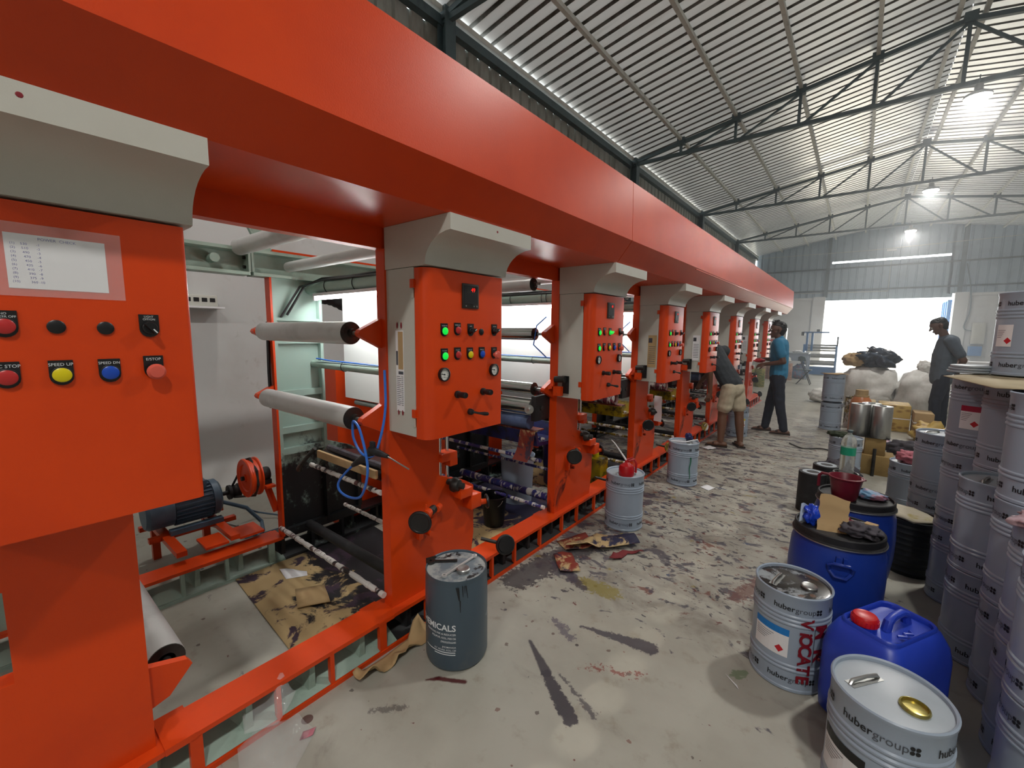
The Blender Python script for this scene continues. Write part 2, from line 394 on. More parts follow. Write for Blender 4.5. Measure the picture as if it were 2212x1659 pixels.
def floor_material():
    m = NT('ink_spattered_concrete'); v = m.co()
    sp = m.n('ShaderNodeSeparateXYZ'); m.link(v, sp.inputs[0]); X, Y = sp.outputs[0], sp.outputs[1]
    base = m.mix(m.step(m.noise(v, 1.3, 6, .6), .35, .7), rgb('a6a499'), rgb('959287'))
    base = m.mix(m.step(m.noise(v, 9, 5, .6), .55, .8), base, rgb('8b8475'))
    # where the spatter lies thickest: beside the printing units, thinning out by the camera and the door
    d = m.math('MULTIPLY', m.step(Y, 1.2, 2.7), m.step(Y, 14, 7))
    d = m.math('MULTIPLY', d, m.step(X, .55, -.2))
    d = m.math('ADD', m.math('MULTIPLY', d, .15), m.math('MULTIPLY', m.step(X, -.9, -1.5), .03))
    wv = m.co((1.0, 1.5, 1))
    def layer(col, c, scale, thr, soft, seed, gain=1.0, det=7):
        mp = m.n('ShaderNodeMapping'); m.link(wv, mp.inputs[0]); mp.inputs['Location'].default_value = (seed * 3.7, seed * 1.9, 0)
        n = m.noise(mp.outputs[0], scale, det, .62, .5)
        t = m.math('ADD', n, m.math('MULTIPLY', d, gain))
        return m.mix(m.math('MULTIPLY', m.step(t, thr, thr + soft), .86), col, rgb(c))
    c = layer(base, '6e675e', 2.4, .62, .25, 1, 1.2)
    c = layer(c, '6b4038', 6.5, .735, .05, 2, .9)
    c = layer(c, '47434e', 5.2, .70, .05, 3, 1.0)
    c = layer(c, '33313c', 11, .735, .04, 4, 1.0, 5)
    c = layer(c, '5d2a2a', 15, .77, .03, 5, 1.0, 4)
    c = layer(c, '3c4a68', 9, .79, .03, 6, .95)
    c = layer(c, '847434', 7, .80, .04, 7, .95)
    # small round drips everywhere
    vo = m.n('ShaderNodeTexVoronoi'); m.link(v, vo.inputs['Vector']); vo.inputs['Scale'].default_value = 6.5
    cs = m.n('ShaderNodeSeparateColor'); m.link(vo.outputs['Color'], cs.inputs[0])
    dot = m.math('LESS_THAN', vo.outputs['Distance'], m.math('MULTIPLY', m.math('POWER', cs.outputs[0], 5), .16))
    c = m.mix(m.math('MULTIPLY', dot, .85), c, m.mix(cs.outputs[1], rgb('2c2628'), rgb('6a2f2c')))
    vo2 = m.n('ShaderNodeTexVoronoi'); m.link(v, vo2.inputs['Vector']); vo2.inputs['Scale'].default_value = 15
    cs2 = m.n('ShaderNodeSeparateColor'); m.link(vo2.outputs['Color'], cs2.inputs[0])
    dot2 = m.math('LESS_THAN', m.math('ADD', vo2.outputs['Distance'], m.math('MULTIPLY', m.math('SUBTRACT', m.noise(v, 60, 3), .5), .25)), m.math('MULTIPLY', m.math('POWER', cs2.outputs[0], 5), .17))
    c = m.mix(m.math('MULTIPLY', dot2, .7), c, m.mix(cs2.outputs[1], rgb('3a3232'), rgb('7a4a40')))
    wob = m.noise(v, 34, 6, .7); wob2 = m.noise(v, 5, 4, .6)
    fib = m.noise(m.co((60, 7, 1), (0, 0, .55)), 1, 4, .6)
    def streak(c, a, b_, w, col, rag=.05, al=.9, w2=None):
        ax, ay = a; bx, by = b_; L2 = (bx - ax) ** 2 + (by - ay) ** 2
        px = m.math('SUBTRACT', X, ax); py = m.math('SUBTRACT', Y, ay)
        t = m.math('DIVIDE', m.math('ADD', m.math('MULTIPLY', px, bx - ax), m.math('MULTIPLY', py, by - ay)), L2, True)
        ex = m.math('SUBTRACT', px, m.math('MULTIPLY', t, bx - ax)); ey = m.math('SUBTRACT', py, m.math('MULTIPLY', t, by - ay))
        dd = m.math('SQRT', m.math('ADD', m.math('MULTIPLY', ex, ex), m.math('MULTIPLY', ey, ey)))
        ww = m.math('ADD', m.math('MULTIPLY', t, (w if w2 is None else w2) - w), w)
        dd = m.math('SUBTRACT', dd, ww)
        dd = m.math('ADD', dd, m.math('MULTIPLY', m.math('SUBTRACT', wob, .5), rag * 2))
        f = m.step(dd, .004, -.006)
        return m.mix(m.math('MULTIPLY', f, al), c, rgb(col))
    c = streak(c, (-1.13, 1.575), (-.955, 1.462), .008, '3a363d', .008, .92, .026)
    c = streak(c, (-.95, 1.455), (-.755, 1.33), .026, '3a363d', .03, .95, .034)
    c = streak(c, (-.90, 1.49), (-.69, 1.40), .004, '48434a', .05, .8, .012)
    c = streak(c, (-.985, 1.83), (-.66, 1.90), .008, '403c44', .035, .9, .045)
    c = streak(c, (-1.12, 1.78), (-.98, 1.72), .02, '57505e', .09, .75)
    c = streak(c, (-1.16, 2.18), (-1.0, 2.19), .06, '7f7430', .13, .75)
    c = streak(c, (-1.50, 1.95), (-1.40, 2.55), .10, '413d42', .15, .85)
    c = streak(c, (-1.42, 2.25), (-1.15, 2.13), .03, '3d3844', .07, .85)
    c = streak(c, (-1.30, 1.135), (-1.2, 1.195), .012, '4a1518', .008, .95)
    c = streak(c, (-1.30, 1.135), (-1.335, 1.098), .011, '4a1518', .008, .95, .006)
    c = streak(c, (-.83, 1.60), (-.62, 1.72), .0, '7c332e', .16, .75)
    c = streak(c, (-.30, 1.07), (-.26, 1.09), .028, '2f2e34', .05, .9)
    c = streak(c, (-.88, .82), (-.86, .80), .016, '2f2a2c', .03, .9)
    c = streak(c, (-1.38, .86), (-1.30, .95), .012, '54504e', .05, .7)
    c = streak(c, (-.42, 2.62), (-.32, 2.9), .05, '6a4038', .16, .7)
    c = streak(c, (-.30, 1.98), (-.27, 2.02), .02, '4c6b3f', .05, .6)
    m.set(col=c, rough=m.mix(m.step(wob2, .3, .7), (.42,) * 4, (.6,) * 4), spec=.4)
    m.bump(m.noise(v, 35, 4), .08, .004)
    return m.m

def corrug(b, p0, p1, q0, pitch, depth, flat=.72, rib=0):
    """trapezoid-ribbed sheet: ribs run p0->q0, repeat along p0->p1; depth is a vector"""
    p0, p1, q0, dv = (Vector(x) for x in (p0, p1, q0, depth))
    L = (p1 - p0).length; d = (p1 - p0) / L; run = q0 - p0; n = int(L / pitch); pr = []
    for k in range(n):
        for a, h in ((0, 0), (flat, 0), (flat + .08, 1), (.92, 1)): pr.append((pitch * (k + a), h))
    pr.append((n * pitch, 0))
    A = [b._v(p0 + d * a + dv * h) for a, h in pr]; C = [b._v(p0 + d * a + dv * h + run) for a, h in pr]
    for j in range(len(A) - 1):
        b.mi = 0 if (pr[j][1] == 0 and pr[j + 1][1] == 0) else rib
        b._f([A[j], A[j + 1], C[j + 1], C[j]])
    b.mi = 0
    return b

b = B(); b.grid(lambda u, v: (XL + (XR - XL) * u, YB + (YG - YB) * v, 0), 1, 1)
struct(b.obj('floor', floor_material(), None, False))
b = B(); b.grid(lambda u, v: (-30 + 60 * u, YG + 45 * v, -.02), 1, 1)
struct(b.obj('ground_outside', M['ground'], None, False))
b = B()
b.box((XL - .2, YB, 0), (XL, YG, PILZ))
b.obj('wall_left', M['wall'], None, False); struct(bpy.data.objects['wall_left'])
b = B(); corrug(b, (XL - .05, YB, PILZ), (XL - .05, YG, PILZ), (XL - .05, YB, 5.455), .25, (-.035, 0, 0), .7)
struct(b.obj('wall_left_upper', M['sheet_wall'], None, False))
b = B(); b.box((XL - .02, YB, 4.3), (XL + .04, YG, 4.36)); b.box((XL - .06, YB, 5.44), (XL + .05, YG, 5.56))
struct(b.obj('trim_1', M['girder'], None, False))
b = B(); b.box((XR, YB, 0), (XR + .2, YG, 5.5)); struct(b.obj('wall_right', M['wall'], None, False))
b = B(); b.box((XL - .2, YB - .2, 0), (XR + .2, YB, 6.6)); struct(b.obj('wall_back', M['wall'], None, False))
# gable wall with the loading door
DX0, DX1, DZ = -1.43, 3.12, 3.21
b = B()
b.box((XL, YG, 0), (DX0 - .02, YG + .2, PILZ)); b.box((DX1 + .02, YG, 0), (XR, YG + .2, PILZ))
b.box((DX0 - .5, YG - .14, 0), (DX0, YG + .22, PILZ + .03)); b.box((DX1, YG - .14, 0), (DX1 + .42, YG + .22, PILZ + .03))
b.box((XL, YG - .05, PILZ - .12), (DX0 - .5, YG, PILZ)); b.box((DX1 + .42, YG - .05, PILZ - .12), (XR, YG, PILZ))
struct(b.obj('wall_far', M['wall'], None, False))
b = B()
corrug(b, (XL, YG + .06, PILZ), (DX0 + .3, YG + .06, PILZ), (XL, YG + .06, 6.7), .3, (0, .04, 0))
corrug(b, (DX1 - .25, YG + .06, PILZ), (XR + .2, YG + .06, PILZ), (DX1 - .25, YG + .06, 6.7), .3, (0, .04, 0))
corrug(b, (DX0 - .02, YG + .06, DZ), (DX1 + .1, YG + .06, DZ), (DX0 - .02, YG + .06, 5.0), .3, (0, .04, 0))
corrug(b, (DX0 - .02, YG + .06, 5.09), (DX1 + .1, YG + .06, 5.09), (DX0 - .02, YG + .06, 6.7), .3, (0, .04, 0))
struct(b.obj('wall_far_upper', M['sheet_gable'], None, False))
b = B()
for z in (3.66, 4.72): b.box((XL, YG - .02, z), (XR, YG + .05, z + .06))
for x in (DX0 - .08, DX1 + .06): b.box((x, YG - .1, PILZ), (x + .14, YG + .05, 6.3))
struct(b.obj('trim_2', M['girder'], None, False))
# folding door leaf parked at the right-hand jamb
b = B()
b.box((DX1 - .12, YG + .25, .05), (DX1 - .02, YG + 1.9, DZ - .1))
for y in (YG + .25, YG + .8, YG + 1.35, YG + 1.86): b.box((DX1 - .15, y, .05), (DX1 - .12, y + .05, DZ - .1))
for z in (.05, 1.0, 2.0, DZ - .16): b.box((DX1 - .15, YG + .25, z), (DX1 - .12, YG + 1.9, z + .06))
o = struct(b.obj('door_1', M['blue_door'], None, False))
# roof: two ribbed slopes
b = B()
s1 = Vector((XRIDGE, 0, ZR)) - Vector((XL - .5, 0, ZE - .086 + .05))
corrug(b, (XL - .5, YB, ZE - .02), (XL - .5, YG + .5, ZE - .02), (XRIDGE, YB, ZR + .06), .23, (-.008, 0, .05), .70, 1)
corrug(b, (XR + .5, YB, ZE - .02), (XR + .5, YG + .5, ZE - .02), (XRIDGE, YB, ZR + .06), .23, (.008, 0, .05), .70, 1)
struct(b.obj('ceiling', [M['roof'], M['roof_rib']], None, False))

# trusses ---------------------------------------------------------------
NP = 5
def truss(y, label):
    t = thing('roof_truss', label, 'truss', (XRIDGE, y, 5.5), group='steel roof trusses')
    o = (XRIDGE, y, 5.5)
    pts = []
    for i in range(2 * NP + 1):
        f = i / NP if i <= NP else (2 * NP - i) / NP
        x = XL + .05 + (XR - XL - .1) * i / (2 * NP)
        pts.append((x, ZE - .07 + (ZR - ZE - .04) * f))
    b = B(o)
    for i in range(2 * NP): b.bar((pts[i][0], y, pts[i][1]), (pts[i + 1][0], y, pts[i + 1][1]), .07, .07)
    b.obj('top_chord', M['girder'], t, False)
    b = B(o); b.bar((XL + .05, y, 5.50), (XR - .05, y, 5.50), .07, .07); b.obj('bottom_chord', M['girder'], t, False)
    for i in range(1, 2 * NP):
        b = B(o); b.bar((pts[i][0], y, 5.5), (pts[i][0], y, pts[i][1]), .05, .05); b.obj('vertical_web', M['girder'], t, False)
        b = B(o)
        j = i + 1 if i < NP else i - 1
        if i == NP:
            continue
        b.bar((pts[i][0] + (.06 if i < NP else -.06), y, 5.5), (pts[j][0], y, pts[j][1] - .03), .04, .04); b.obj('diagonal_web', M['girder'], t, False)
    for i in range(0, 2 * NP + 1):
        b = B(o); b.box((pts[i][0] - .08, y - .06, pts[i][1] - .05), (pts[i][0] + .08, y + .06, pts[i][1] + .1)); b.obj('purlin_cleat', M['girder'], t, False)
    return pts
TY = [4.2, 10.28, 15.9, 21.47]
for y, l in zip(TY, ('steel roof truss directly over the nearest printing units, at the top edge of the photo',
                     'steel roof truss carrying the lit lamp, nearest of those seen whole',
                     'steel roof truss second beyond the lit lamp, halfway to the door wall',
                     'steel roof truss closest to the corrugated gable wall')): P = truss(y, l)
for i in range(0, 2 * NP + 1):
    x, z = P[i]
    if i > 8: continue
    for k, dx in enumerate(((-.16, .16) if i == NP else (0,))):
        b = B((x + dx, 10, z + .06)); b.box((x + dx - .03, YB, z + .035), (x + dx + .03, YG, z + .1))
        side = 'left slope' if i < NP else 'right slope'
        nm = ['at the left eave', 'first up from the left eave', 'second up from the left eave', 'third up from the left eave', 'just left below the ridge',
              'on the %s side of the ridge' % ('left' if dx < 0 else 'right'), 'first past the ridge on the right', 'second past the ridge on the right', 'third past the ridge on the right'][i]
        tag(b.obj('roof_purlin', M['purlin'], None, False), 'long galvanised roof purlin %s' % nm, 'purlin', 'roof purlins')
for y, l in zip(TY, ('steel wall column behind the hood near the top edge of the photo', 'steel wall column under the truss with the lit lamp',
                     'steel wall column under the middle roof truss', 'steel wall column nearest the gable wall')):
    b = B((XL, y, 0))
    b.box((XL + .01, y - .09, 0), (XL + .03, y + .09, 5.55)); b.box((XL + .15, y - .09, 0), (XL + .17, y + .09, 5.55)); b.box((XL + .03, y - .01, 0), (XL + .15, y + .01, 5.55))
    tag(b.obj('steel_column', M['girder'], None, False), l, 'column', 'wall columns')

# lamps ------------------------------------------------------------------
LAMPP = 170
def bay_lamp(x, y, z, label, power=None):
    t = thing('high_bay_lamp', label, 'lamp', (x, y, z), group='high bay lamps')
    B((x, y, z)).lathe([(.03, .19), (.05, .17), (.055, .09), (.16, .03), (.17, .0), (.165, -.012), (.15, -.004)], (x, y, z), 28).obj('lamp_housing', M['steel'], t)
    B((x, y, z)).lathe([(.002, -.006), (.15, -.006), (.155, -.03), (.12, -.06), (.002, -.075)], (x, y, z), 28).obj('lamp_lens', M['led'], t)
    B((x, y, z)).cyl((x, y, z + .18), (x, y, z + .32), .008, n=8).obj('hanger', M['girder'], t)
    ld = bpy.data.lights.new('high_bay_light', 'AREA'); ld.shape = 'DISK'; ld.size = .3; ld.energy = power or LAMPP; ld.color = (1, .97, .92)
    lo = bpy.data.objects.new('high_bay_light', ld); COL.objects.link(lo); lo.location = (0, 0, -.09); lo.parent = t
bay_lamp(1.15, 10.2, 5.25, 'round high bay lamp glowing white under the roof truss')
bay_lamp(1.15, 4.5, 5.25, 'round high bay lamp above the drum stacks, out of the frame')
bay_lamp(1.15, -1.2, 5.25, 'round high bay lamp behind the photographer, out of the frame')
bay_lamp(1.15, 15.8, 5.25, 'round high bay lamp beyond the lit one')
bay_lamp(1.15, 21.3, 5.25, 'added high bay lamp nearest the gable wall, brightening the gable', 330)  # added, with extra power, to brighten the gable and far wall
bay_lamp(-3.5, 1.6, 5.2, 'added fill lamp between the hood and the left wall, out of the frame', 60)  # unseen lamp added to brighten the left wall behind the hood
bay_lamp(1.15, -5.0, 5.25, 'round high bay lamp by the back wall, out of the frame')

# world + sun --------------------------------------------------------------
w = bpy.data.worlds.new('hazy_sky'); sc.world = w; w.use_nodes = True
wn = w.node_tree.nodes; bg = wn['Background']
bg.inputs[0].default_value = (.93, .97, 1, 1); bg.inputs[1].default_value = 13
sd = bpy.data.lights.new('sun', 'SUN'); sd.energy = 26; sd.angle = .02; sd.color = (1, .93, .8)
so = bpy.data.objects.new('sun', sd); COL.objects.link(so); so.rotation_euler = (math.radians(-28), math.radians(14), 0); so.location = (0, 40, 20)
pd = bpy.data.lights.new('door_portal', 'AREA'); pd.shape = 'RECTANGLE'; pd.size = DX1 - DX0; pd.size_y = DZ; pd.cycles.is_portal = True
po = bpy.data.objects.new('door_portal', pd); COL.objects.link(po); po.location = ((DX0 + DX1) / 2, YG + .3, DZ / 2); po.rotation_euler = (-PI / 2, 0, 0)

# haze volume added to stand in for lens glare around the door
def haze():
    m = bpy.data.materials.new('glare_haze_volume'); m.use_nodes = True; nt = m.node_tree; nt.nodes.clear()
    o = nt.nodes.new('ShaderNodeOutputMaterial'); s = nt.nodes.new('ShaderNodeVolumeScatter')
    s.inputs['Color'].default_value = (.92, .96, 1, 1); s.inputs['Density'].default_value = .023; s.inputs['Anisotropy'].default_value = .62
    nt.links.new(s.outputs[0], o.inputs['Volume'])
    b = B((0, 16, 0)); b.box((XL + .01, 5.0, .03), (XR - .01, YG - .02, 5.4))
    o = b.obj('glare_haze', m, None, False); o['kind'] = 'stuff'; tag(o, 'thin haze volume standing in for lens glare in the far half of the hall', 'haze')
haze()
# ================================================================== PRINTING LINE
HY0, HY1 = -1.6, 12.5
# overhead hood: one continuous duct with chamfered lower edge
t = mthing('overhead_hood', 'long orange overhead hood running along the tops of all printing units', 'hood', (-1.6, 5.45, 2.0))
o = (-1.6, 5.45, 2.0)
SEAM = 2.946
for a, c, nm in ((HY0, SEAM - .003, 'hood_section'), (SEAM + .003, HY1, 'hood_section')):
    b = BM(o); b.prism([(-1.40, 2.0), (-1.29, 2.144), (-1.30, 2.535), (-2.02, 2.535), (-2.02, 2.02), (-1.93, 2.0)], 'y', a, c)
    b.obj(nm, M['orange'], t, False)
b = BM(o); b.box((-1.935, HY0, 1.90), (-1.875, HY1, 2.0)); b.obj('lower_rail', M['orange'], t, False)
b = BM(o); b.box((-1.41, 6.9, 2.0), (-1.30, 6.904, 2.001)); b.tube([(-1.30, 4.5, 2.13), (-1.302, 8, 2.128), (-1.30, HY1, 2.13)], .006, 6); b.obj('edge_bead', M['orange'], t)

# far upper rail
t = mthing('far_side_beam', 'pale green steel channel beam along the tops of the far side frames', 'beam', (-3.2, 5, 1.87))
o = (-3.2, 5, 1.87)
for a, c in ((HY0, 1.17), (1.19, 12.3)):
    b = BM(o); b.box((-3.25, a, 1.85), (-3.235, c, 2.02)); b.box((-3.25, a, 2.0), (-3.13, c, 2.02)); b.box((-3.25, a, 1.85), (-3.13, c, 1.87)); b.obj('channel_section', M['green'], t, False)
b = BM(o); b.box((-3.24, 1.165, 1.87), (-3.14, 1.18, 2.0)); b.box((-3.24, 1.185, 1.87), (-3.14, 1.2, 2.0)); b.obj('joint_plate', M['green'], t, False)
for z in (1.905, 1.965):
    BM(o).cyl((-3.19, 1.165, z), (-3.19, 1.15, z), .012, n=6).obj('bolt', M['darksteel'], t, False)
BM(o).cyl((-3.235, .98, 1.94), (-3.15, .98, 1.94), .028).obj('pipe_stub', M['green'], t)
b = BM(o); b.bar((-3.2, 1.30, 2.02), (-3.2, 1.02, 2.62), .03, .07); b.obj('diagonal_brace', M['green'], t, False)
b = BM(o); b.box((-3.30, 1.35, 2.02), (-3.22, 12.2, 2.05)); b.obj('upper_ledge', M['orange'], t, False)

# bed rails on the floor -----------------------------------------------------
def bed(name, label, xo, xi, clean):
    """cast bed rail: flat top flange on ribs, a sloping web below, open between; xo is the side towards the aisle"""
    H_ = BEDZ; o = ((xo + xi) / 2, 5, 0); t = thing(name, label, 'rail', o); Y0, Y1 = -1.5, 11.15
    own = name.startswith('near')
    rib_c, rib_d = (M['orange'], M['orange_dirty']) if own else (M['green'], M['green_dirty'])
    for a, c, k in ((Y0, 1.15, 0), (1.15, Y1, 1)):
        m = (M['orange'], M['orange_dirty'] if own else M['tray_black'])[k]
        b = B(o); b.box((xi + .012, a, H_ - .018), (xo, c, H_))
        for y0 in [v * MU for v in (-.26, .30, 1.18, 1.95, 2.78, 3.55, 4.38, 5.15, 5.98, 6.75, 7.58, 8.35, 9.18, 9.95, 10.73, 11.5)]:
            if a <= y0 < c: b.box((xi, y0, H_ - .019), (xo + .003, y0 + .085, H_ + .004 if y0 < 1.0 else H_ - .002))
        b.obj('top_flange', m, t, False)
        b = B(o); b.box((xo - .02, a, 0), (xo + .006, c, .018)); b.obj('foot_flange', rib_c if k == 0 else rib_d, t, False)
        b = B(o); b.prism([(xo - .012, .016), (xo - .004, .02), (xi + .04, .075), (xi + .03, .075)], 'y', a, c); b.obj('sloping_web', M['green' if k == 0 else 'green_dirty'], t, False)
    ys = [-.9, -.55, -.26, .04, .33, .60, .815, 1.055]; y = 1.33
    while y < Y1 - .1: ys.append(y); y += .285 if int(y * 7) % 3 else .22
    for k, yy in enumerate(ys):
        wd = .036 if k in (4, 7) else .018
        b = B(o); b.box((xo - .022, yy, .016), (xo, yy + wd, H_ - .017)); b.obj('rib', rib_c if k < 8 else rib_d, t, False)
        if k + 1 < len(ys):
            yb = yy + (ys[k + 1] - yy) * (.62 if own else .3)
            b = B(o)
            vs = [b._v(p) for p in ((xi + .03, yb - .05, .05), (xi + .03, yb + .06, .05), (xi + .03, yb + .035, H_ - .018), (xi + .03, yb - .02, H_ - .018), (xo - .03, yb + .0, .022), (xo - .03, yb + .03, .022), (xo - .03, yb + .03, H_ - .018), (xo - .03, yb + .012, H_ - .018))]
            for q in ((3, 2, 1, 0), (4, 5, 6, 7), (0, 1, 5, 4), (1, 2, 6, 5), (2, 3, 7, 6), (3, 0, 4, 7)): b._f([vs[i] for i in q])
            b.obj('gusset', M['green' if k < 7 else 'green_dirty'], t, False)
bed('near_bed_rail', 'long orange bed rail on the floor along the aisle side of the printing units', -1.606, -1.765, True)
bed('wall_side_bed_rail', 'long green and orange floor rail on the wall side of the printing units', -2.80, -2.95, False)

# control cabinets -------------------------------------------------------------
CX = -1.56
def panel_text(b, body, size, y, z, x):
    add_text(b, body, size, lambda u, v: (x, y + u, z + v))
def make_cabinet(y0, label, detail=True, texts=False, seed=0):
    """hanging ivory and orange control cabinet, 0.55 m wide"""
    t = mthing('control_cabinet', label, 'control cabinet', (CX, y0 + .275, .985), group='control cabinets under the hood')
    o = (CX, y0 + .275, .985); Y = lambda v: y0 + v
    b = BM(o); b.prism([(Y(0), .985), (Y(.55), .985), (Y(.55), 1.795), (Y(0), 1.795)], 'x', -1.855, -1.642); b.obj('housing', M['white'], t, False)
    pts = [(-1.856, 1.797), (-1.575, 1.797)]
    for k in range(9):
        a = PI / 2 * k / 8
        pts.append((-1.555 + .17 * (1 - math.cos(a)) + .0, 1.80 + .13 * math.sin(a)))
    pts += [(-1.385, 1.935), (-1.385, 1.999), (-1.856, 1.999)]
    b = BM(o); b.prism(pts, 'y', Y(-.006), Y(.57)); co = b.obj('cornice', M['white'], t, True, .5)
    if texts or seed == 0:
        b = BM(o); b.lathe([(.006, 0), (.005, .0008), (.001, .001)], (-1.385, Y(.24 if texts else .30), 1.972), 12, (1, 0, 0)); b.obj('paint_spot', M['marker'], co)
    # door with rounded near edge
    pr = [(-1.640, Y(.002))]
    for k in range(7):
        a = PI / 2 * k / 6
        pr.append((CX - .055 + .055 * math.sin(a), Y(.002) + .055 * (1 - math.cos(a))))
    for k in range(5):
        a = PI / 2 * k / 4
        pr.append((CX - .012 + .012 * math.cos(a), Y(.538) + .012 * math.sin(a)))
    pr += [(-1.640, Y(.55))]
    b = BM(o); b.prism(pr, 'z', .977, 1.791); b.obj('door', M['orange'], t, True, .7)
    for z in (1.70, 1.08):
        b = BM(o); b.box((-1.662, Y(-.008), z), (-1.636, Y(.012), z + .04)); b.obj('hinge', M['orange'], t, False)
        b = BM(o); b.box((-1.654, Y(-.006), z - .045), (-1.642, Y(.006), z - .003)); b.obj('hinge_pin', M['white'], t, False)
    def plate(y, z, s=1.15):
        w_, h_ = .019 * s, .032 * s
        b = BM(o); pts = [(Y(y) - w_, z + h_), (Y(y) - w_, z - .004)]
        pts += [(Y(y) - w_ * math.cos(a), z - .004 - w_ * math.sin(a)) for a in (PI * k / 8 for k in range(1, 8))]
        pts += [(Y(y) + w_, z - .004), (Y(y) + w_, z + h_)]
        b.prism(pts, 'x', CX - .001, CX + .004); return b.obj('legend_plate', M['black'], t, False)
    def button(y, z, mat, r=.0188, h=.012, name='push_button'):
        p = plate(y, z)
        b = BM(o); c = (CX, Y(y), z); b.lathe([(r + .002, .003), (r + .002, .008), (r, .009)], c, 22, (1, 0, 0)); bz = b.obj('bezel', M['black'], p)
        b = BM(o); b.lathe([(r - .001, .003), (r - .001, h), (r - .004, h + .002), (.001, h + .003)], c, 22, (1, 0, 0)); k = b.obj(name, mat, p)
        return p
    def txt(body, y, z, size=.0105):
        b = BM(o); panel_text(b, body, size, Y(y), z, CX + .0046); b.obj('legend_lettering', M['white_print'], t, False)
    def selector(y, z, mat, ang):
        plate(y, z); c = Vector((CX, Y(y), z))
        b = BM(o); b.lathe([(.017, .003), (.017, .012), (.015, .014), (.001, .0145)], c, 22, (1, 0, 0)); sb = b.obj('selector_base', mat, t)
        R = Matrix.Rotation(ang, 3, 'X')
        b = BM(o); b.obox(c + Vector((.022, 0, 0)), (.02, .034, .011), R); b.obj('selector_lever', M['black'] if mat != M['green_btn'] else mat, sb, False)
        b = BM(o); b.obox(c + Vector((.0325, 0, 0)) + R @ Vector((0, .011, 0)), (.001, .013, .003), R); b.obj('selector_pointer', M['white_print'], sb, False)
    def blank(y, z):
        b = BM(o); b.lathe([(.017, .0), (.017, .004), (.014, .006), (.001, .006)], (CX, Y(y), z), 22, (1, 0, 0)); b.obj('blanking_plug', M['black'], t)
    if texts:      # the cabinet nearest the camera
        button(.185, 1.50, M['red_btn']); txt('NO\nHEATER OFF', .185, 1.526, .0072)
        blank(.269, 1.50); blank(.359, 1.498); selector(.45, 1.50, M['black'], -.9); txt('LIGHT\nOFF/ON', .45, 1.527, .0075)
        button(.179, 1.38, M['red_btn']); txt('M/C STOP', .179, 1.406)
        button(.269, 1.38, M['yellow_btn']); txt('SPEED UP', .269, 1.406)
        button(.359, 1.38, M['blue_btn']); txt('SPEED DN', .359, 1.406, .0095)
        plate(.452, 1.385); txt('E/STOP', .452, 1.412)
        b = BM(o); b.lathe([(.011, .0), (.011, .02), (.021, .022), (.022, .028), (.016, .036), (.001, .037)], (CX, Y(.452), 1.378), 24, (1, 0, 0)); b.obj('emergency_stop', M['estop'], t)
        return t
    if not detail: return t
    for y, z, mt in ((.112, 1.50, 'green_btn'), (.2, 1.505, 'red_btn'), (.112, 1.38, 'green_btn'), (.2, 1.383, 'red_btn'), (.288, 1.381, 'yellow_btn'), (.378, 1.381, 'blue_btn')): button(y, z, M[mt])
    selector(.294, 1.502, M['green_btn' if seed % 2 else 'black'], .5); selector(.478, 1.503, M['black'], .5)
    if seed == 0: blank(.375, 1.498)
    for y, z, tx in ((.112, 1.525, 'HEATER ON'), (.2, 1.53, 'HEATER OFF'), (.112, 1.405, 'M/C START'), (.2, 1.407, 'M/C STOP'), (.288, 1.405, 'SPEED UP'), (.378, 1.405, 'SPEED DN'), (.478, 1.404, 'E/STOP'), (.294, 1.526, 'LIGHT'), (.478, 1.527, 'BLOWER')): txt(tx, y, z, .0062)
    plate(.478, 1.379)
    b = BM(o); b.lathe([(.011, .0), (.011, .02), (.021, .022), (.022, .028), (.016, .036), (.001, .037)], (CX, Y(.478), 1.374), 24, (1, 0, 0)); b.obj('emergency_stop', M['estop'], t)
    # temperature controller
    b = BM(o); b.box((CX - .002, Y(.232), 1.615), (CX + .008, Y(.350), 1.738), .003); td = b.obj('temperature_display', M['darksteel'], t)
    b = BM(o); b.box((CX + .0075, Y(.242), 1.638), (CX + .0095, Y(.340), 1.728)); b.obj('display_face', M['black'], td, False)
    b = BM(o); b.box((CX + .0095, Y(.262), 1.692), (CX + .0098, Y(.332), 1.722)); b.obj('display_window', M['darksteel'], td, False)
    b = BM(o); panel_text(b, '49', .030, Y(.305), 1.707, CX + .0105); b.obj('display_digits', M['digits'], td, False)
    for y in (.255, .312, .333):
        BM(o).cyl((CX + .008, Y(y), 1.627), (CX + .010, Y(y), 1.627), .004, n=12).obj('display_key', M['steel'], td)
    for y in (.104, .471):
        c = (CX, Y(y), 1.291)
        pg = BM(o).lathe([(.033, 0), (.034, .016), (.029, .018), (.028, .010)], c, 32, (1, 0, 0)).obj('pressure_gauge', M['black'], t)
        g = BM(o).lathe([(.028, .010), (.001, .0105)], c, 32, (1, 0, 0)).obj('gauge_dial', M['gauge'], pg)
        b = BM(o); b.obox(Vector(c) + Vector((.0112, -.006, .001)), (.0006, .026, .003), Matrix.Rotation(-.25, 3, 'X'))
        for k in range(11):
            a = math.radians(225 - 27 * k); b.obox(Vector(c) + Vector((.0112, -.022 * math.cos(a) * -1, .022 * math.sin(a))), (.0005, .004, .0015), Matrix.Rotation(a, 3, 'X'))
        b.cyl(Vector(c) + Vector((.0105, 0, 0)), Vector(c) + Vector((.0125, 0, 0)), .0035, n=10)
        panel_text(b, 'MPa', .008, Y(y), 1.278, CX + .0112)
        b.obj('gauge_scale', M['ink_text'], pg, False)
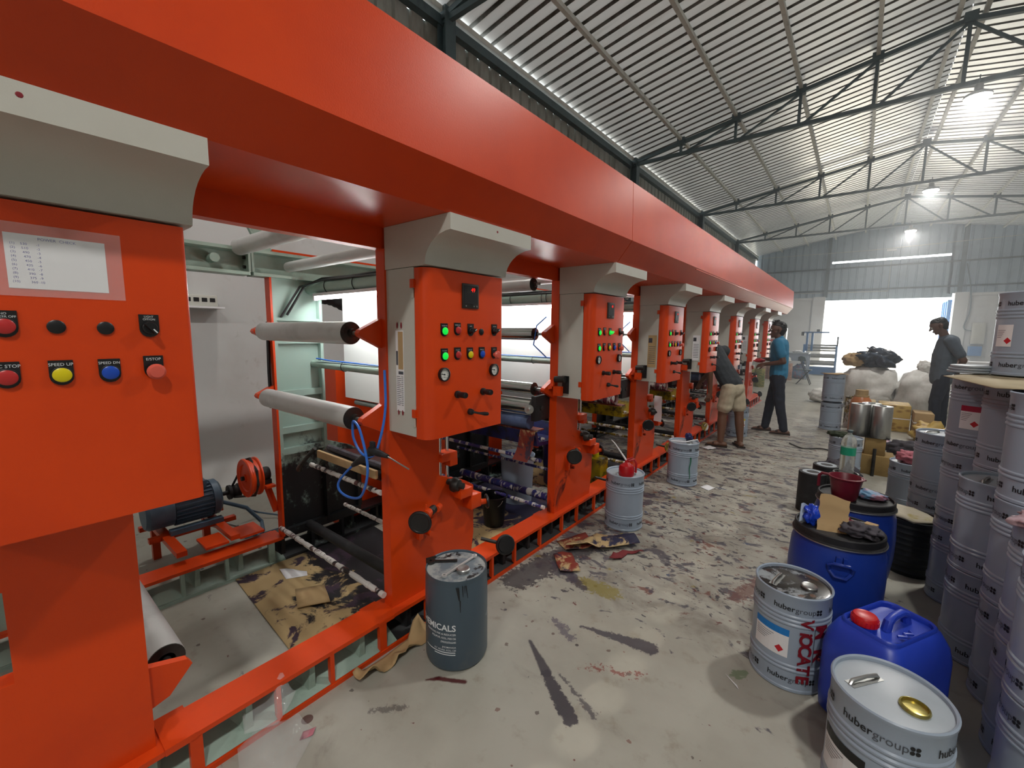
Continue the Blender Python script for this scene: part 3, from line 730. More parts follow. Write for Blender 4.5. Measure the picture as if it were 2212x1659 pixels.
    for y, z in ((.197, 1.183), (.387, 1.179)):
        b = BM(o); b.lathe([(.019, 0), (.019, .012), (.014, .014), (.013, .03), (.0155, .032), (.0155, .062), (.013, .066), (.001, .066)], (CX, Y(y), z), 24, (1, 0, 0)); b.obj('regulator_knob', M['black'], t)
    b = BM(o); c = Vector((CX, Y(.288), 1.082)); b.lathe([(.017, 0), (.017, .014), (.013, .022), (.001, .026)], c, 20, (1, 0, 0))
    b.tube([c + Vector((.014, 0, 0)), c + Vector((.04, .03, -.008)), c + Vector((.05, .062, -.014)), c + Vector((.05, .085, -.018))], [.006, .006, .011, .010], 10); b.obj('toggle_lever', M['black'], t)
    return t

# printing units -----------------------------------------------------------------
def make_unit(y0, label, ink, kind, cleanish=False):
    """one gravure unit standing between the bed rails"""
    t = mthing('printing_unit', label, 'printing unit', (-2.5, y0, 0), group='printing units')
    o = (-2.5, y0, 0); Y = lambda v: y0 + v
    org = M['orange'] if cleanish else M['orange_dirty']; grn = M['green_dirty']
    prof = [(Y(0), 0), (Y(0), 1.9), (Y(.345), 1.9), (Y(.345), .655), (Y(.40), .63), (Y(.565), .565), (Y(.633), .52), (Y(.633), .20), (Y(.60), 0)]
    b = BM(o); b.prism(prof, 'x', -1.925, -1.855); b.obj('near_side_frame', org, t, False)
    b = BM(o); b.prism(prof[:1] + [(Y(0), 1.85), (Y(.345), 1.85)] + prof[3:], 'x', -3.215, -3.185); b.obj('far_side_frame', grn, t, False)
    b = BM(o); b.box((-3.215, Y(-.014), 0), (-3.14, Y(0), 1.85)); b.obj('far_frame_edge', org, t, False)
    b = BM(o)
    for z in (0, .60, .755, 1.02, 1.40, 1.56): b.box((-3.185, Y(0), z), (-3.145, Y(.345), z + (.02 if z > 1.5 else .045)))
    for v in (0, .325): b.box((-3.185, Y(v), 0), (-3.14, Y(v + .022), 1.85))
    b.box((-3.185, Y(.345), 0), (-3.15, Y(.62), .04)); b.box((-3.185, Y(.60), .04), (-3.15, Y(.633), .5))
    b.obj('far_frame_ribs', grn, t, False)
    # cross members
    b = BM(o); b.cyl((-3.185, Y(.29), 1.80), (-1.925, Y(.29), 1.80), .045); b.obj('cross_pipe', M['green'], t)
    b = BM(o); b.cyl((-3.185, Y(.29), 1.245), (-1.925, Y(.29), 1.245), .027); b.obj('cross_pipe', M['green'], t)
    b = BM(o); b.tube([(-3.16, Y(.10), 1.60), (-3.10, Y(.2), 1.80), (-2.95, Y(.26), 1.855), (-2.6, Y(.27), 1.848), (-2.3, Y(.28), 1.856), (-1.93, Y(.28), 1.852)], .009, 6)
    b.tube([(-3.17, Y(.06), 1.58), (-3.12, Y(.18), 1.80), (-2.94, Y(.25), 1.842), (-2.5, Y(.255), 1.838), (-1.93, Y(.26), 1.84)], .008, 6)
    b.tube([(-3.19, Y(-.02), 1.55), (-3.185, Y(-.03), 1.2), (-3.18, Y(-.03), .95)], .012, 6); b.obj('cable_bundle', M['black'], t)
    for x in (-2.9, -2.55, -2.2, -2.15):
        BM(o).torus((x, Y(.29), 1.802), .053, .003, (1, .12, 0), 20, 5).obj('cable_tie', M['black'], t)
    b = BM(o); b.tube([(-3.1, Y(.27), 1.29), (-2.9, Y(.275), 1.281), (-1.94, Y(.28), 1.277)], .006, 6); b.obj('air_line', M['hose_blue'], t)
    for x in (-2.75, -2.3): BM(o).torus((x, Y(.29), 1.248), .034, .0025, (1, .1, 0), 18, 5).obj('cable_tie', M['black'], t)
    # white dryer panel and its ledge
    b = BM(o); b.box((-3.12, Y(.5), .975), (-1.94, Y(.62), 1.84)); b.obj('dryer_panel', M['board'], t, False)
    b = BM(o); b.cyl((-3.0, Y(.52), .945), (-1.95, Y(.52), .945), .02, n=12); b.obj('panel_pipe', M['steel'], t)
    # guide rollers with triangular brackets
    def roller(yv, z, r, mat, x0=-3.04, x1=-2.01, br=True, nm='guide_roller'):
        b = BM(o); b.cyl((x0, Y(yv), z), (x1, Y(yv), z), r, n=32); ro = b.obj(nm, mat, t)
        b = BM(o); b.lathe([(.001, .0), (r * .98, .0), (r * .98, .004), (r * .4, .008), (r * .35, .03), (.001, .03)], (x1, Y(yv), z), 28, (1, 0, 0)); b.obj('roller_end_disc', M['darksteel'], ro)
        b = BM(o); b.cyl((x1, Y(yv), z), (-1.90, Y(yv), z), .011, n=12); b.cyl((x0, Y(yv), z), (-3.16, Y(yv), z), .011, n=12); b.obj('roller_shaft', M['steel'], ro)
        if br:
            for xa, xb in ((-1.928, -1.89), (-3.20, -3.15)):
                b = BM(o); b.prism([(Y(0), z + .075), (Y(.015), z + .075), (Y(.015), z - .075), (Y(0), z - .075), (Y(yv - .02), z - .016), (Y(yv - .03), z), (Y(yv - .02), z + .016)], 'x', xa, xb); b.obj('roller_bracket', org, t, False)
    roller(-.10, 1.485, .058 if kind == 0 else .05, M['alu'] if kind == 0 else M['chrome'])
    roller(-.10, 1.045, .060 if kind == 0 else .052, M['alu'] if kind == 0 else M['chrome'])
    roller(-.18 if kind == 0 else -.2, 2.02 if kind == 0 else 1.86, .05, M['alu'], -3.15, -1.96, False)
    b = BM(o); b.cyl((-3.14, Y(.12), 1.93), (-1.94, Y(.12), 1.93), .035); b.obj('upper_roller', M['alu'], t)
    # doctor bar and ink tray
    b = BM(o)
    if kind == 0:
        b.prism([(Y(-.02), .72), (Y(.16), .60), (Y(.30), .60), (Y(.30), .70), (Y(.02), .76)], 'x', -2.55, -1.93); b.obj('ink_tray', M['tray_' + ink], t, False)
        b = BM(o); b.box((-2.55, Y(-.035), .715), (-1.93, Y(-.015), .762), .004); b.obj('taped_cover_strip', M['card'], t)
        b = BM(o); b.tube([(-2.60, Y(-.02), .76), (-2.66, Y(-.05), .69), (-2.72, Y(-.06), .63), (-2.76, Y(-.05), .60)], [.012, .013, .014, .02], 10); b.obj('drain_spout', M['darksteel'], t)
        b = BM(o); b.tube([(-2.5, Y(.02), .778), (-2.2, Y(.0), .785), (-1.94, Y(.02), .772)], .018, 8); b.obj('rag_on_tray', M['rag'], t)
    else:
        b.prism([(Y(-.16), .70), (Y(-.12), .58), (Y(.24), .56), (Y(.30), .70), (Y(.27), .70), (Y(.22), .59), (Y(-.10), .61), (Y(-.13), .70)], 'x', -3.08, -1.95); b.obj('ink_tray', M['tray_' + ink], t, False)
        b = BM(o); b.cyl((-3.1, Y(-.12), .90), (-2.0, Y(-.12), .90), .066, n=32); gc = b.obj('gravure_cylinder', M['chrome'], t)
        b = BM(o); b.lathe([(.001, 0), (.064, 0), (.064, .02), (.024, .024), (.02, .09), (.001, .09)], (-2.0, Y(-.12), .90), 24, (1, 0, 0)); b.obj('cylinder_journal', M['darksteel'], gc)
        b = BM(o); b.cyl((-3.1, Y(-.13), .772), (-2.02, Y(-.13), .772), .056, n=32); b.obj('impression_roller', M['blue_rubber'] if ink != 'yellow' else M['rod_red'], t)
        b = BM(o); b.box((-1.965, Y(-.20), .80), (-1.92, Y(.0), 1.0), .004); b.obj('bearing_block', M['rubber'], t)
        b = BM(o); b.lathe([(.001, 0), (.036, .0), (.036, .012), (.01, .014), (.001, .02)], (-1.96, Y(-.23), .90), 24, (.6, -.8, 0)); b.obj('side_adjust_disc', M['steel'], t)
        b = BM(o); b.box((-3.05, Y(-.14), .700), (-1.96, Y(-.02), .712)); b.obj('doctor_blade_holder', M['card_' + ('red' if ink != 'black' else 'black')], t, False)
        # nip handle on the side of the cabinet
        b = BM(o); b.cyl((-1.85, Y(-.035), 1.13), (-1.76, Y(-.035), 1.135), .026, n=18); b.obj('nip_motor', M['darksteel'], t)
        b = BM(o); b.box((-1.80, Y(-.012), 1.02), (-1.74, Y(-.006), 1.16)); b.obj('nip_plate', M['black'], t, False)
        b = BM(o); b.bar((-1.96, Y(-.09), 1.04), (-1.87, Y(-.05), 1.07), .03, .025); b.bar((-1.87, Y(-.05), 1.07), (-1.87, Y(-.03), 1.13), .03, .02); b.box((-1.86, Y(-.05), 1.0), (-1.79, Y(-.01), 1.075)); b.obj('nip_lever', org, t, False)
        b = BM(o); b.tube([(-1.93, Y(-.06), 1.62), (-1.98, Y(-.12), 1.55), (-2.0, Y(-.13), 1.40), (-1.93, Y(-.05), 1.30)], .005, 6); b.obj('air_hose', M['hose_blue'], t)
    # rods wrapped in spoiled film
    rm = M['rod_' + ink]
    for yv, z, r, x0, x1 in ((0.0, .632, .014, -2.70, -1.93), (.2, .31, .012, -2.66, -1.93), (-.02, .065, .016, -3.16, -1.90)):
        if kind: yv += -.06; x0 = -3.15
        b = BM(o); n = 40; b.tube([(x0 + (x1 - x0) * k / n, Y(yv), z + .15 * 0) for k in range(n + 1)], [r * (1 + .22 * math.sin(k * 2.1) * math.sin(k * .7)) for k in range(n + 1)], 10); b.obj('wrapped_rod', rm, t)
    b = BM(o); b.cyl((-3.1, Y(.16), .05), (-1.93, Y(.16), .05), .034, n=18); b.obj('return_pipe', M['rod_blue'] if ink == 'blue' else M['rubber'], t)
    if kind: BM(o).cyl((-3.15, Y(-.1), .46), (-1.93, Y(-.1), .46), .016, n=12).obj('wrapped_rod', rm, t)
    # guide posts and clamp on the aisle side
    for yv in (.365, .425):
        BM(o).cyl((-1.875, Y(yv), .60), (-1.875, Y(yv), .985), .011, n=14).obj('guide_post', M['chrome'], t)
    b = BM(o); b.box((-1.92, Y(.345), .735), (-1.83, Y(.47), .785), .004); b.box((-1.90, Y(.41), .70), (-1.83, Y(.47), .74)); b.obj('guide_block', org, t)
    b = BM(o); b.cyl((-1.92, Y(.40), .60), (-1.80, Y(.43), .60), .018, n=18); b.lathe([(.001, 0), (.042, 0), (.045, .015), (.034, .045), (.02, .05), (.019, .075), (.001, .08)], (-1.83, Y(.43), .585), 24, (1, .25, 0)); b.obj('cylinder_coupling', M['darksteel'], t)
    b = BM(o); b.box((-1.86, Y(.44), .50), (-1.77, Y(.54), .555), .003); b.box((-1.86, Y(.54), .40), (-1.78, Y(.63), .49), .003); b.obj('coupling_bracket', org, t)
    def wheel(c, ax, r, nm='handwheel', mat=None):
        b = BM(o); b.torus(c, r - .007, .009, ax, 30, 10); d = Vector(ax).normalized(); c = Vector(c)
        b.lathe([(.001, -.004), (r - .01, -.006), (r - .01, .006), (.016, .004), (.014, .03), (.001, .03)], c, 30, tuple(-d)); b.obj(nm, mat or M['black'], t)
        u = d.orthogonal().normalized()
    wheel((-1.735, Y(.10), .488), (.55, -.83, 0), .062)
    b = BM(o); b.cyl((-1.735, Y(.10), .488), (-1.79, Y(.22), .488), .012, n=12); b.obj('handwheel_shaft', M['steel'], t)
    b = BM(o); b.cyl((-1.78, Y(.175), .49), (-1.80, Y(.215), .49), .026, n=18); b.cyl((-1.79, Y(.19), .50), (-1.79, Y(.19), .545), .005, n=8); b.obj('worm_collar', org, t)
    b = BM(o); b.cyl((-1.795, Y(.27), .49), (-1.815, Y(.31), .49), .02, n=16); b.obj('worm_bush', org, t)
    b = BM(o)
    for k in range(5): b.torus((-1.797 - .004 * k, Y(.228 + .009 * k), .49), .019, .005, (-.4, 1, 0), 16, 6)
    b.obj('worm_spring', M['darksteel'], t)
    b = BM(o); b.lathe([(.001, 0), (.045, 0), (.045, .024), (.02, .026), (.018, .034), (.001, .034)], (-1.855, Y(.26), .415), 24, (1, 0, 0)); b.box((-1.855, Y(.17), .33), (-1.83, Y(.2), .46)); b.cyl((-1.855, Y(.245), .345), (-1.815, Y(.245), .345), .014, n=12); b.obj('worm_gear', org, t)
    wheel((-1.79, Y(.69), .41), (.55, .83, .05), .045)
    b = BM(o); b.cyl((-1.79, Y(.69), .41), (-1.83, Y(.62), .41), .018, n=14); b.obj('handwheel_shaft', org, t)
    b = BM(o); b.torus((-1.72, Y(.80), .09), .055, .012, (.8, -.5, .25), 28, 10); b.lathe([(.001, -.02), (.05, -.018), (.055, .0), (.03, .012), (.02, .035), (.001, .04)], (-1.72, Y(.80), .09), 28, (-.8, .5, -.25)); b.obj('side_register_wheel', M['black'] if ink != 'yellow' else M['rod_yellow'], t)
    b = BM(o); b.cyl((-1.74, Y(.79), .095), (-1.85, Y(.70), .13), .012, n=12); b.obj('register_shaft', M['darksteel'], t)
    return t

UY = [1.30, 2.90, 4.50, 6.10, 7.70, 9.30, 10.85]
inks = ['black', 'blue', 'yellow', 'yellow', 'red', 'red', 'black']
ulab = ['printing unit nearest the camera, with satin rollers and black ink-stained wrapped rods',
        'printing unit with blue-spattered rods and a rusty cardboard flap on its tray',
        'printing unit with the yellow ink trough behind the grey drum',
        'printing unit whose gap the bending man in shorts leans into',
        'printing unit just beyond the bending man in shorts',
        'printing unit last but one along the line, behind the man in the turquoise shirt',
        'last printing unit at the far end of the orange line']
clab = ['control cabinet with a long taped leaflet strip on its ivory side',
        'control cabinet with lit green selector and plain ivory side, third from the left',
        'control cabinet with a yellowed leaflet on its ivory side and pale glare on its door',
        'control cabinet beside the bending man in shorts, with a white calendar leaflet on its side',
        'control cabinet just beyond the bending man in shorts, door bright with glare',
        'control cabinet with the small leaflet at its edge, last but one',
        'last and smallest control cabinet, behind the head of the man in turquoise']
tl_proto = None
first = {}
for k, y0 in enumerate(UY):
    key = (inks[k], k == 0)
    if key in first:
        u = copy_tree(first[key]); u.location.y = y0 * MU; u['label'] = ulab[k]
    else: first[key] = make_unit(y0, ulab[k], inks[k], 0 if k == 0 else 1, k == 0)
    ck = 'c' + str(k if k < 2 else 9)
    if ck in first:
        c = copy_tree(first[ck]); c.location.y = (y0 + .285) * MU; c['label'] = clab[k]
    else: first[ck] = make_cabinet(y0 + .01, clab[k], True, False, k)
    # tube lamp below the cross pipe
    if tl_proto is None:
        tl = mthing('tube_light', 'x', 'lamp', (-2.55, y0 + .25, 1.74), group='tube lights inside the units'); o = (-2.55, y0 + .25, 1.74)
        b = BM(o); b.box((-3.05, y0 + .235, 1.735), (-2.0, y0 + .28, 1.755)); lb = b.obj('lamp_batten', M['paper'], tl, False)
        b = BM(o); b.cyl((-3.03, y0 + .25, 1.722), (-2.02, y0 + .25, 1.722), .013, n=12); b.obj('lamp_tube', M['tube'], lb)
        for x in (-3.05, -2.02):
            b = BM(o); b.box((x, y0 + .237, 1.705), (x + .02, y0 + .263, 1.737)); b.obj('tube_holder', M['paper'], tl, False)
        ld = bpy.data.lights.new('tube_glow', 'AREA'); ld.shape = 'RECTANGLE'; ld.size = 1.0; ld.size_y = .05; ld.energy = 7
        lo = bpy.data.objects.new('tube_glow', ld); COL.objects.link(lo); lo.parent = tl; lo.location = (0, .012, -.037); lo.rotation_euler = (math.radians(30), 0, 0)
        tl_proto = tl
    else:
        tl = copy_tree(tl_proto); tl.location.y = (y0 + .25) * MU
    tl['label'] = 'lit white tube light inside ' + ['the nearest printing unit, above the two satin rollers', 'the printing unit with blue-spattered rods', 'the printing unit with the yellow ink trough',
                   'the unit the bending man leans into', 'the unit just beyond the bending man', 'the last but one printing unit', 'the last printing unit'][k]

# nearest cabinet and its unwinding stand (left edge of the photo)
c1 = make_cabinet(-.137, 'big control cabinet at the left edge with a notice taped to its door', True, True)
t = mthing('unwind_stand', 'wide orange unwinding stand below the nearest control cabinet, at the left edge', 'machine stand', (-2.5, 0, 0)); o = (-2.5, 0, 0)
b = BM(o); b.prism([(-.32, 0), (-.32, .455), (-.012, .455), (-.012, .74), (-.32, .80), (-.32, 1.9), (.285, 1.9), (.285, 0)], 'x', -1.925, -1.855); b.obj('near_side_frame', M['orange'], t, False)
b = BM(o); b.prism([(-.32, 0), (-.32, 1.85), (.285, 1.85), (.285, 0)], 'x', -3.215, -3.185); b.obj('far_side_frame', M['green'], t, False)
b = BM(o); b.cyl((-3.1, .36, .22), (-1.99, .36, .22), .062, n=32); b.obj('unwind_roller', M['alu'], t)
b = BM(o); b.lathe([(.001, 0), (.061, 0), (.061, .005), (.03, .006), (.026, -.004), (.001, -.004)], (-1.99, .36, .22), 28, (1, 0, 0)); b.obj('roller_end_disc', M['darksteel'], t)
b = BM(o); b.cyl((-1.99, .36, .22), (-1.88, .36, .22), .016, n=14); b.obj('roller_shaft', M['darksteel'], t)
b = BM(o); b.prism([(.27, .30), (.40, .26), (.415, .235), (.34, .15), (.27, .13)], 'x', -1.905, -1.875); b.obj('roller_bracket', M['orange'], t, False)
b = BM(o); b.grid(lambda u, v: (-3.0 + 1.02 * u, .30 - .0 * u + .008 * math.sin(6 * u), .25 + .75 * v), 12, 4); b.obj('film_web', M['film'], t)
# ------------------------------------------------------------------ behind the line
t = thing('drive_motor', 'grey-blue finned electric motor on orange slide rails behind the nearest unit', 'motor', (-3.5, .85, .17)); o = (-3.5, .85, .17)
mc = (-3.52, 0, .30)
def my(y): return (mc[0], y, mc[2])
b = B(o); b.lathe([(.001, .60), (.10, .60), (.115, .62), (.115, .74), (.108, .745)], (mc[0], 0, mc[2]), 30, (0, 1, 0)); b.obj('fan_cover', M['motor'], t)
b = B(o); b.cyl(my(.74), my(.95), .10, n=30)
for k in range(26):
    a = 2 * PI * k / 26
    d = Vector((math.cos(a), 0, math.sin(a))); c = Vector(my(.845)) + d * .108
    b.obox(c, (.004, .20, .03), Matrix(((math.sin(a), 0, d.x), (0, 1, 0), (-math.cos(a), 0, d.z))))
b.obj('finned_body', M['motor'], t, False)
b = B(o); b.lathe([(.001, .95), (.118, .95), (.118, .985), (.10, 1.0), (.04, 1.01), (.001, 1.01)], (mc[0], 0, mc[2]), 30, (0, 1, 0)); b.box((-3.6, .78, .39), (-3.44, .92, .45), .01); b.obj('end_shield', M['motor'], t)
b = B(o); b.lathe([(.001, 1.01), (.014, 1.01), (.014, 1.06), (.05, 1.06), (.05, 1.075), (.042, 1.085), (.042, 1.11), (.05, 1.12), (.05, 1.13), (.001, 1.13)], (mc[0], 0, mc[2]), 26, (0, 1, 0)); b.obj('motor_pulley', M['rubber'], t)
b = B(o)
for x in (-3.62, -3.42):
    b = B(o); b.box((x, .70, .165), (x + .05, .98, .195)); b.obj('motor_foot', M['motor'], t, False)
b = B(o)
for y in (.66, .93): b.box((-3.7, y, .135), (-3.10, y + .05, .165))
b.box((-3.44, .60, .14), (-3.40, 1.06, .168)); b.box((-3.68, .60, .14), (-3.64, 1.06, .168))
b.box((-3.28, .80, .126), (-3.10, .92, .14)); b.box((-3.28, .98, .126), (-3.1, 1.12, .14))
b.box((-3.70, .66, -.075), (-3.66, .70, .14)); b.box((-3.70, .94, -.075), (-3.66, .98, .14))
b.obj('slide_rail', M['orange'], t, False)
t.location = (-3.29, .80, .245)
t = thing('drive_pulley', 'large orange belt pulley on the wall side of the nearest printing unit', 'pulley', (-2.93, 1.03, .57)); o = (-2.93, 1.03, .57); px_, pz_ = -2.93, .57
b = B(o); b.lathe([(.026, .985), (.026, .993), (.082, .997), (.087, .99), (.117, .985), (.122, .99), (.122, .998), (.110, 1.005), (.110, 1.045), (.122, 1.052), (.122, 1.06), (.026, 1.06), (.026, 1.07)], (px_, 0, pz_), 40, (0, 1, 0)); b.obj('pulley_wheel', M['orange'], t)
b = B(o); b.cyl((px_, .97, pz_), (px_, 1.135, pz_), .014); b.obj('pulley_shaft', M['darksteel'], t)
b = B(o); b.lathe([(.001, 1.085), (.04, 1.085), (.044, 1.095), (.044, 1.12), (.04, 1.13), (.001, 1.13)], (px_, 0, pz_), 26, (0, 1, 0)); b.box((px_ - .045, 1.085, pz_ - .06), (px_ + .045, 1.13, pz_ - .03)); b.obj('bearing', M['rubber'], t)
b = B(o); b.bar((px_, 1.11, pz_ - .06), (-2.85, 1.135, pz_ - .24), .028, .028); b.box((px_ - .05, 1.08, pz_ - .075), (-2.84, 1.135, pz_ - .06)); b.obj('bearing_bracket', M['orange'], t, False)
b = B(o); b.tube([(-3.33, 1.045, .41), (-3.01, 1.03, .665), (-2.93, 1.025, .69), (-2.83, 1.025, .63), (-2.82, 1.025, .54), (-2.88, 1.025, .46), (-3.30, 1.045, .335)], .008, 6); b.obj('drive_belt', M['rubber'], t)
b = B((-3.35, 1.15, 0)); b.tube([(-3.55, 1.0, .26), (-3.50, 1.18, .16), (-3.42, 1.25, .05), (-3.32, 1.22, .02), (-3.22, 1.14, .03), (-3.16, 1.08, .14)], .014, 8)
b.tube([(-3.6, 1.0, .25), (-3.62, 1.3, .05), (-3.45, 1.45, .015), (-3.3, 1.5, .015)], .007, 6); b.tube([(-3.5, 1.02, .012), (-3.3, 1.1, .012), (-3.28, 1.35, .012), (-3.5, 1.7, .012)], .006, 6)
tag(b.obj('motor_cable', M['motor'], None), 'grey cable loop on the floor beside the drive motor', 'cable')
b = B((-3.3, .95, .15)); b.bar((-3.42, .88, .172), (-3.15, .98, .15), .02, .012); b.bar((-3.45, .93, .172), (-3.2, 1.02, .16), .012, .012)
tag(b.obj('metal_strip', M['steel'], None, False), 'loose dusty metal strips lying across the orange motor rails', 'metal strip')

for k, y0 in enumerate(UY[:3]):
    t = mthing('suction_duct', 'black ribbed air duct curving behind %s' % ('the nearest printing unit, seen under its tube light', 'the printing unit with blue-spattered rods', 'the printing unit with the yellow ink trough')[k], 'air duct', (-3.5, y0 + .6, 1.7), group='black ribbed air ducts'); o = (-3.5, y0 + .6, 1.7)
    pts = [(-3.45 - .25 * math.sin(a), y0 + .45 + .32 * math.cos(a) + .2, 1.45 + .34 * math.sin(a) + .0) for a in (PI * i / 40 for i in range(41))]
    b = BM(o); b.tube(pts, [.062 + .006 * (i % 2) for i in range(41)], 14); b.obj('ribbed_hose', M['rubber'], t)
    b = BM(o); b.cyl(pts[0], (pts[0][0], pts[0][1], 1.2), .07); b.box((-3.55, y0 + .55, -.187), (-3.35, y0 + 1.1, 1.2)); b.obj('duct_box', M['orange'], t, False)

t = thing('air_conditioner', 'small white wall unit with dark louvres beside the nearest cabinet', 'air conditioner', (-4.55, 1.1, 1.7)); o = (-4.55, 1.1, 1.7)
b = B(o); b.box((XL, .55, 1.69), (-4.47, 1.39, 1.79), .008); b.obj('unit_body', M['white'], t)
b = B(o); b.box((XL, .5, 1.675), (-4.40, 1.42, 1.69)); b.obj('shelf_flap', M['paper'], t, False)
b = B(o)
for y in (1.15, 1.21, 1.27, 1.33): b.box((-4.475, y, 1.73), (-4.468, y + .04, 1.765))
b.obj('louvre_slots', M['black'], t, False)
b = B((XL, 1.2, 1.8)); b.box((XL, 1.17, 1.8), (XL + .03, 1.21, 3.2)); tag(b.obj('conduit', M['wall'], None, False), 'white conduit strip running up the wall above the air conditioner', 'conduit')

# notice taped on the nearest door
t = mthing('taped_notice', 'handwritten white notice under clear tape on the nearest cabinet door', 'notice', (CX, .15, 1.65)); o = (CX, .15, 1.65)
b = BM(o); b.box((CX + .0005, .063, 1.590), (CX + .0016, .236, 1.717)); b.obj('sheet', M['paper'], t, False)
b = BM(o); b.box((CX + .0018, .03, 1.572), (CX + .0022, .268, 1.742)); b.obj('clear_tape', M['film'], t, False)
rows = ['530', '510', '490', '470', '450', '425', '410', '390', '375', '360']
b = BM(o)
for k, s in enumerate(rows):
    z = 1.694 - .0098 * k
    panel_text(b, s, .0075, .094 + .0012 * k, z, CX + .0018); panel_text(b, '-' + str(k + 1), .0075, .117, z, CX + .0018); panel_text(b, '(%d)' % (k + 1), .0075, .076, z, CX + .0018)
panel_text(b, 'POWER  CHECK', .009, .150, 1.708, CX + .0018)
b.obj('handwriting', M['pen'], t, False)
# leaflets on cabinet sides
t = mthing('taped_leaflet', 'long printed leaflet strip taped to the ivory side of the second control cabinet', 'leaflet', (-1.75, 1.305, 1.3), group='leaflets on the cabinet sides'); o = (-1.75, 1.305, 1.3)
b = BM(o); b.box((-1.785, 1.3065, 1.10), (-1.725, 1.309, 1.50)); b.obj('sheet', M['paper'], t, False)
b = BM(o); b.box((-1.765, 1.3058, 1.31), (-1.727, 1.3065, 1.495)); b.obj('yellowed_panel', M['card'], t, False)
b = BM(o)
for k in range(16): b.box((-1.78, 1.3058, 1.13 + .0095 * k), (-1.748 if k % 3 else -1.755, 1.3065, 1.1325 + .0095 * k)); b.box((-1.744, 1.3058, 1.13 + .0095 * k), (-1.73, 1.3065, 1.1325 + .0095 * k))
b.box((-1.782, 1.3058, 1.33), (-1.768, 1.3065, 1.40)); b.box((-1.765, 1.3058, 1.285), (-1.728, 1.3065, 1.30)); b.obj('print_lines', M['faint_text'], t, False)
for z in (1.095, 1.525):
    b = BM(o)
    for x in (-1.772, -1.74): b.ball((x, 1.3075, z), .008, (.8, .2, 2), 10, 6)
    b.obj('red_thumb_mark', M['marker'], t)
for k, (u, lab) in enumerate(((2, 'yellowed leaflet taped to the cabinet with the pale-glare door'), (3, 'cream calendar leaflet hanging on the cabinet beside the bending man'), (5, 'small leaflet on the side of the last but one cabinet'))):
    y = UY[u] + .008; o = (-1.70, y, 1.3)
    t = mthing('taped_leaflet', lab, 'leaflet', o, group='leaflets on the cabinet sides')
    b = BM(o); b.box((-1.745, y - .003, 1.14), (-1.655, y, 1.48)); b.obj('sheet', M['card'] if u == 2 else M['paper'], t, False)
    b = BM(o)
    for q in range(9): b.box((-1.735, y - .0036, 1.18 + .022 * q), (-1.665, y - .003, 1.186 + .022 * q))
    b.obj('print_lines', M['faint_text'], t, False)
    b = BM(o); b.box((-1.74, y - .0036, 1.40), (-1.70, y - .003, 1.45)); b.obj('printed_picture', M['rag'], t, False)

# air gun on its coiled blue hose
t = mthing('air_gun', 'black air blow gun with a looped blue hose hanging on the nearest unit', 'air gun', (-1.86, 1.2, .9)); o = (-1.86, 1.2, .9)
b = BM(o); b.tube([(-2.03, 1.20, .79), (-1.97, 1.20, .825), (-1.90, 1.20, .862), (-1.84, 1.20, .895)], [.012, .019, .02, .017], 12); b.tube([(-1.86, 1.20, .905), (-1.80, 1.2, .90), (-1.72, 1.2, .897)], [.022, .018, .01], 12); b.box((-1.86, 1.19, .905), (-1.83, 1.21, .95), .004); b.obj('gun_body', M['rubber'], t)
b = BM(o); b.cyl((-1.73, 1.2, .898), (-1.56, 1.2, .868), .0035, n=8); b.obj('nozzle', M['steel'], t)
hp = []
for k in range(30):
    a = k / 29
    hp.append((-2.03 - .09 * math.sin(a * PI) - .02 * a, 1.18 - .02 * math.sin(a * 3), .79 - .14 * math.sin(a * PI * .62)))
hp = [(-2.03, 1.2, .79), (-2.10, 1.19, .73), (-2.15, 1.18, .67), (-2.12, 1.17, .635), (-2.02, 1.16, .63), (-1.90, 1.15, .66), (-1.83, 1.14, .73), (-1.80, 1.14, .83), (-1.82, 1.14, .93), (-1.88, 1.15, 1.02), (-1.94, 1.16, 1.045), (-1.97, 1.17, 1.02), (-1.965, 1.17, .95), (-1.91, 1.18, .88), (-1.84, 1.2, .88), (-1.815, 1.23, .98), (-1.83, 1.27, 1.12), (-1.86, 1.29, 1.3)]
def smooth_path(P, n=6):
    P = [Vector(p) for p in P]; out = []
    for i in range(len(P) - 1):
        a = P[max(i - 1, 0)]; b_ = P[i]; c = P[i + 1]; d = P[min(i + 2, len(P) - 1)]
        for k in range(n):
            u = k / n; out.append(.5 * ((2 * b_) + (c - a) * u + (2 * a - 5 * b_ + 4 * c - d) * u * u + (3 * b_ - a - 3 * c + d) * u ** 3))
    out.append(P[-1]); return out
b = BM(o); b.tube(smooth_path(hp), .0065, 8); b.obj('air_hose', M['hose_blue'], t)

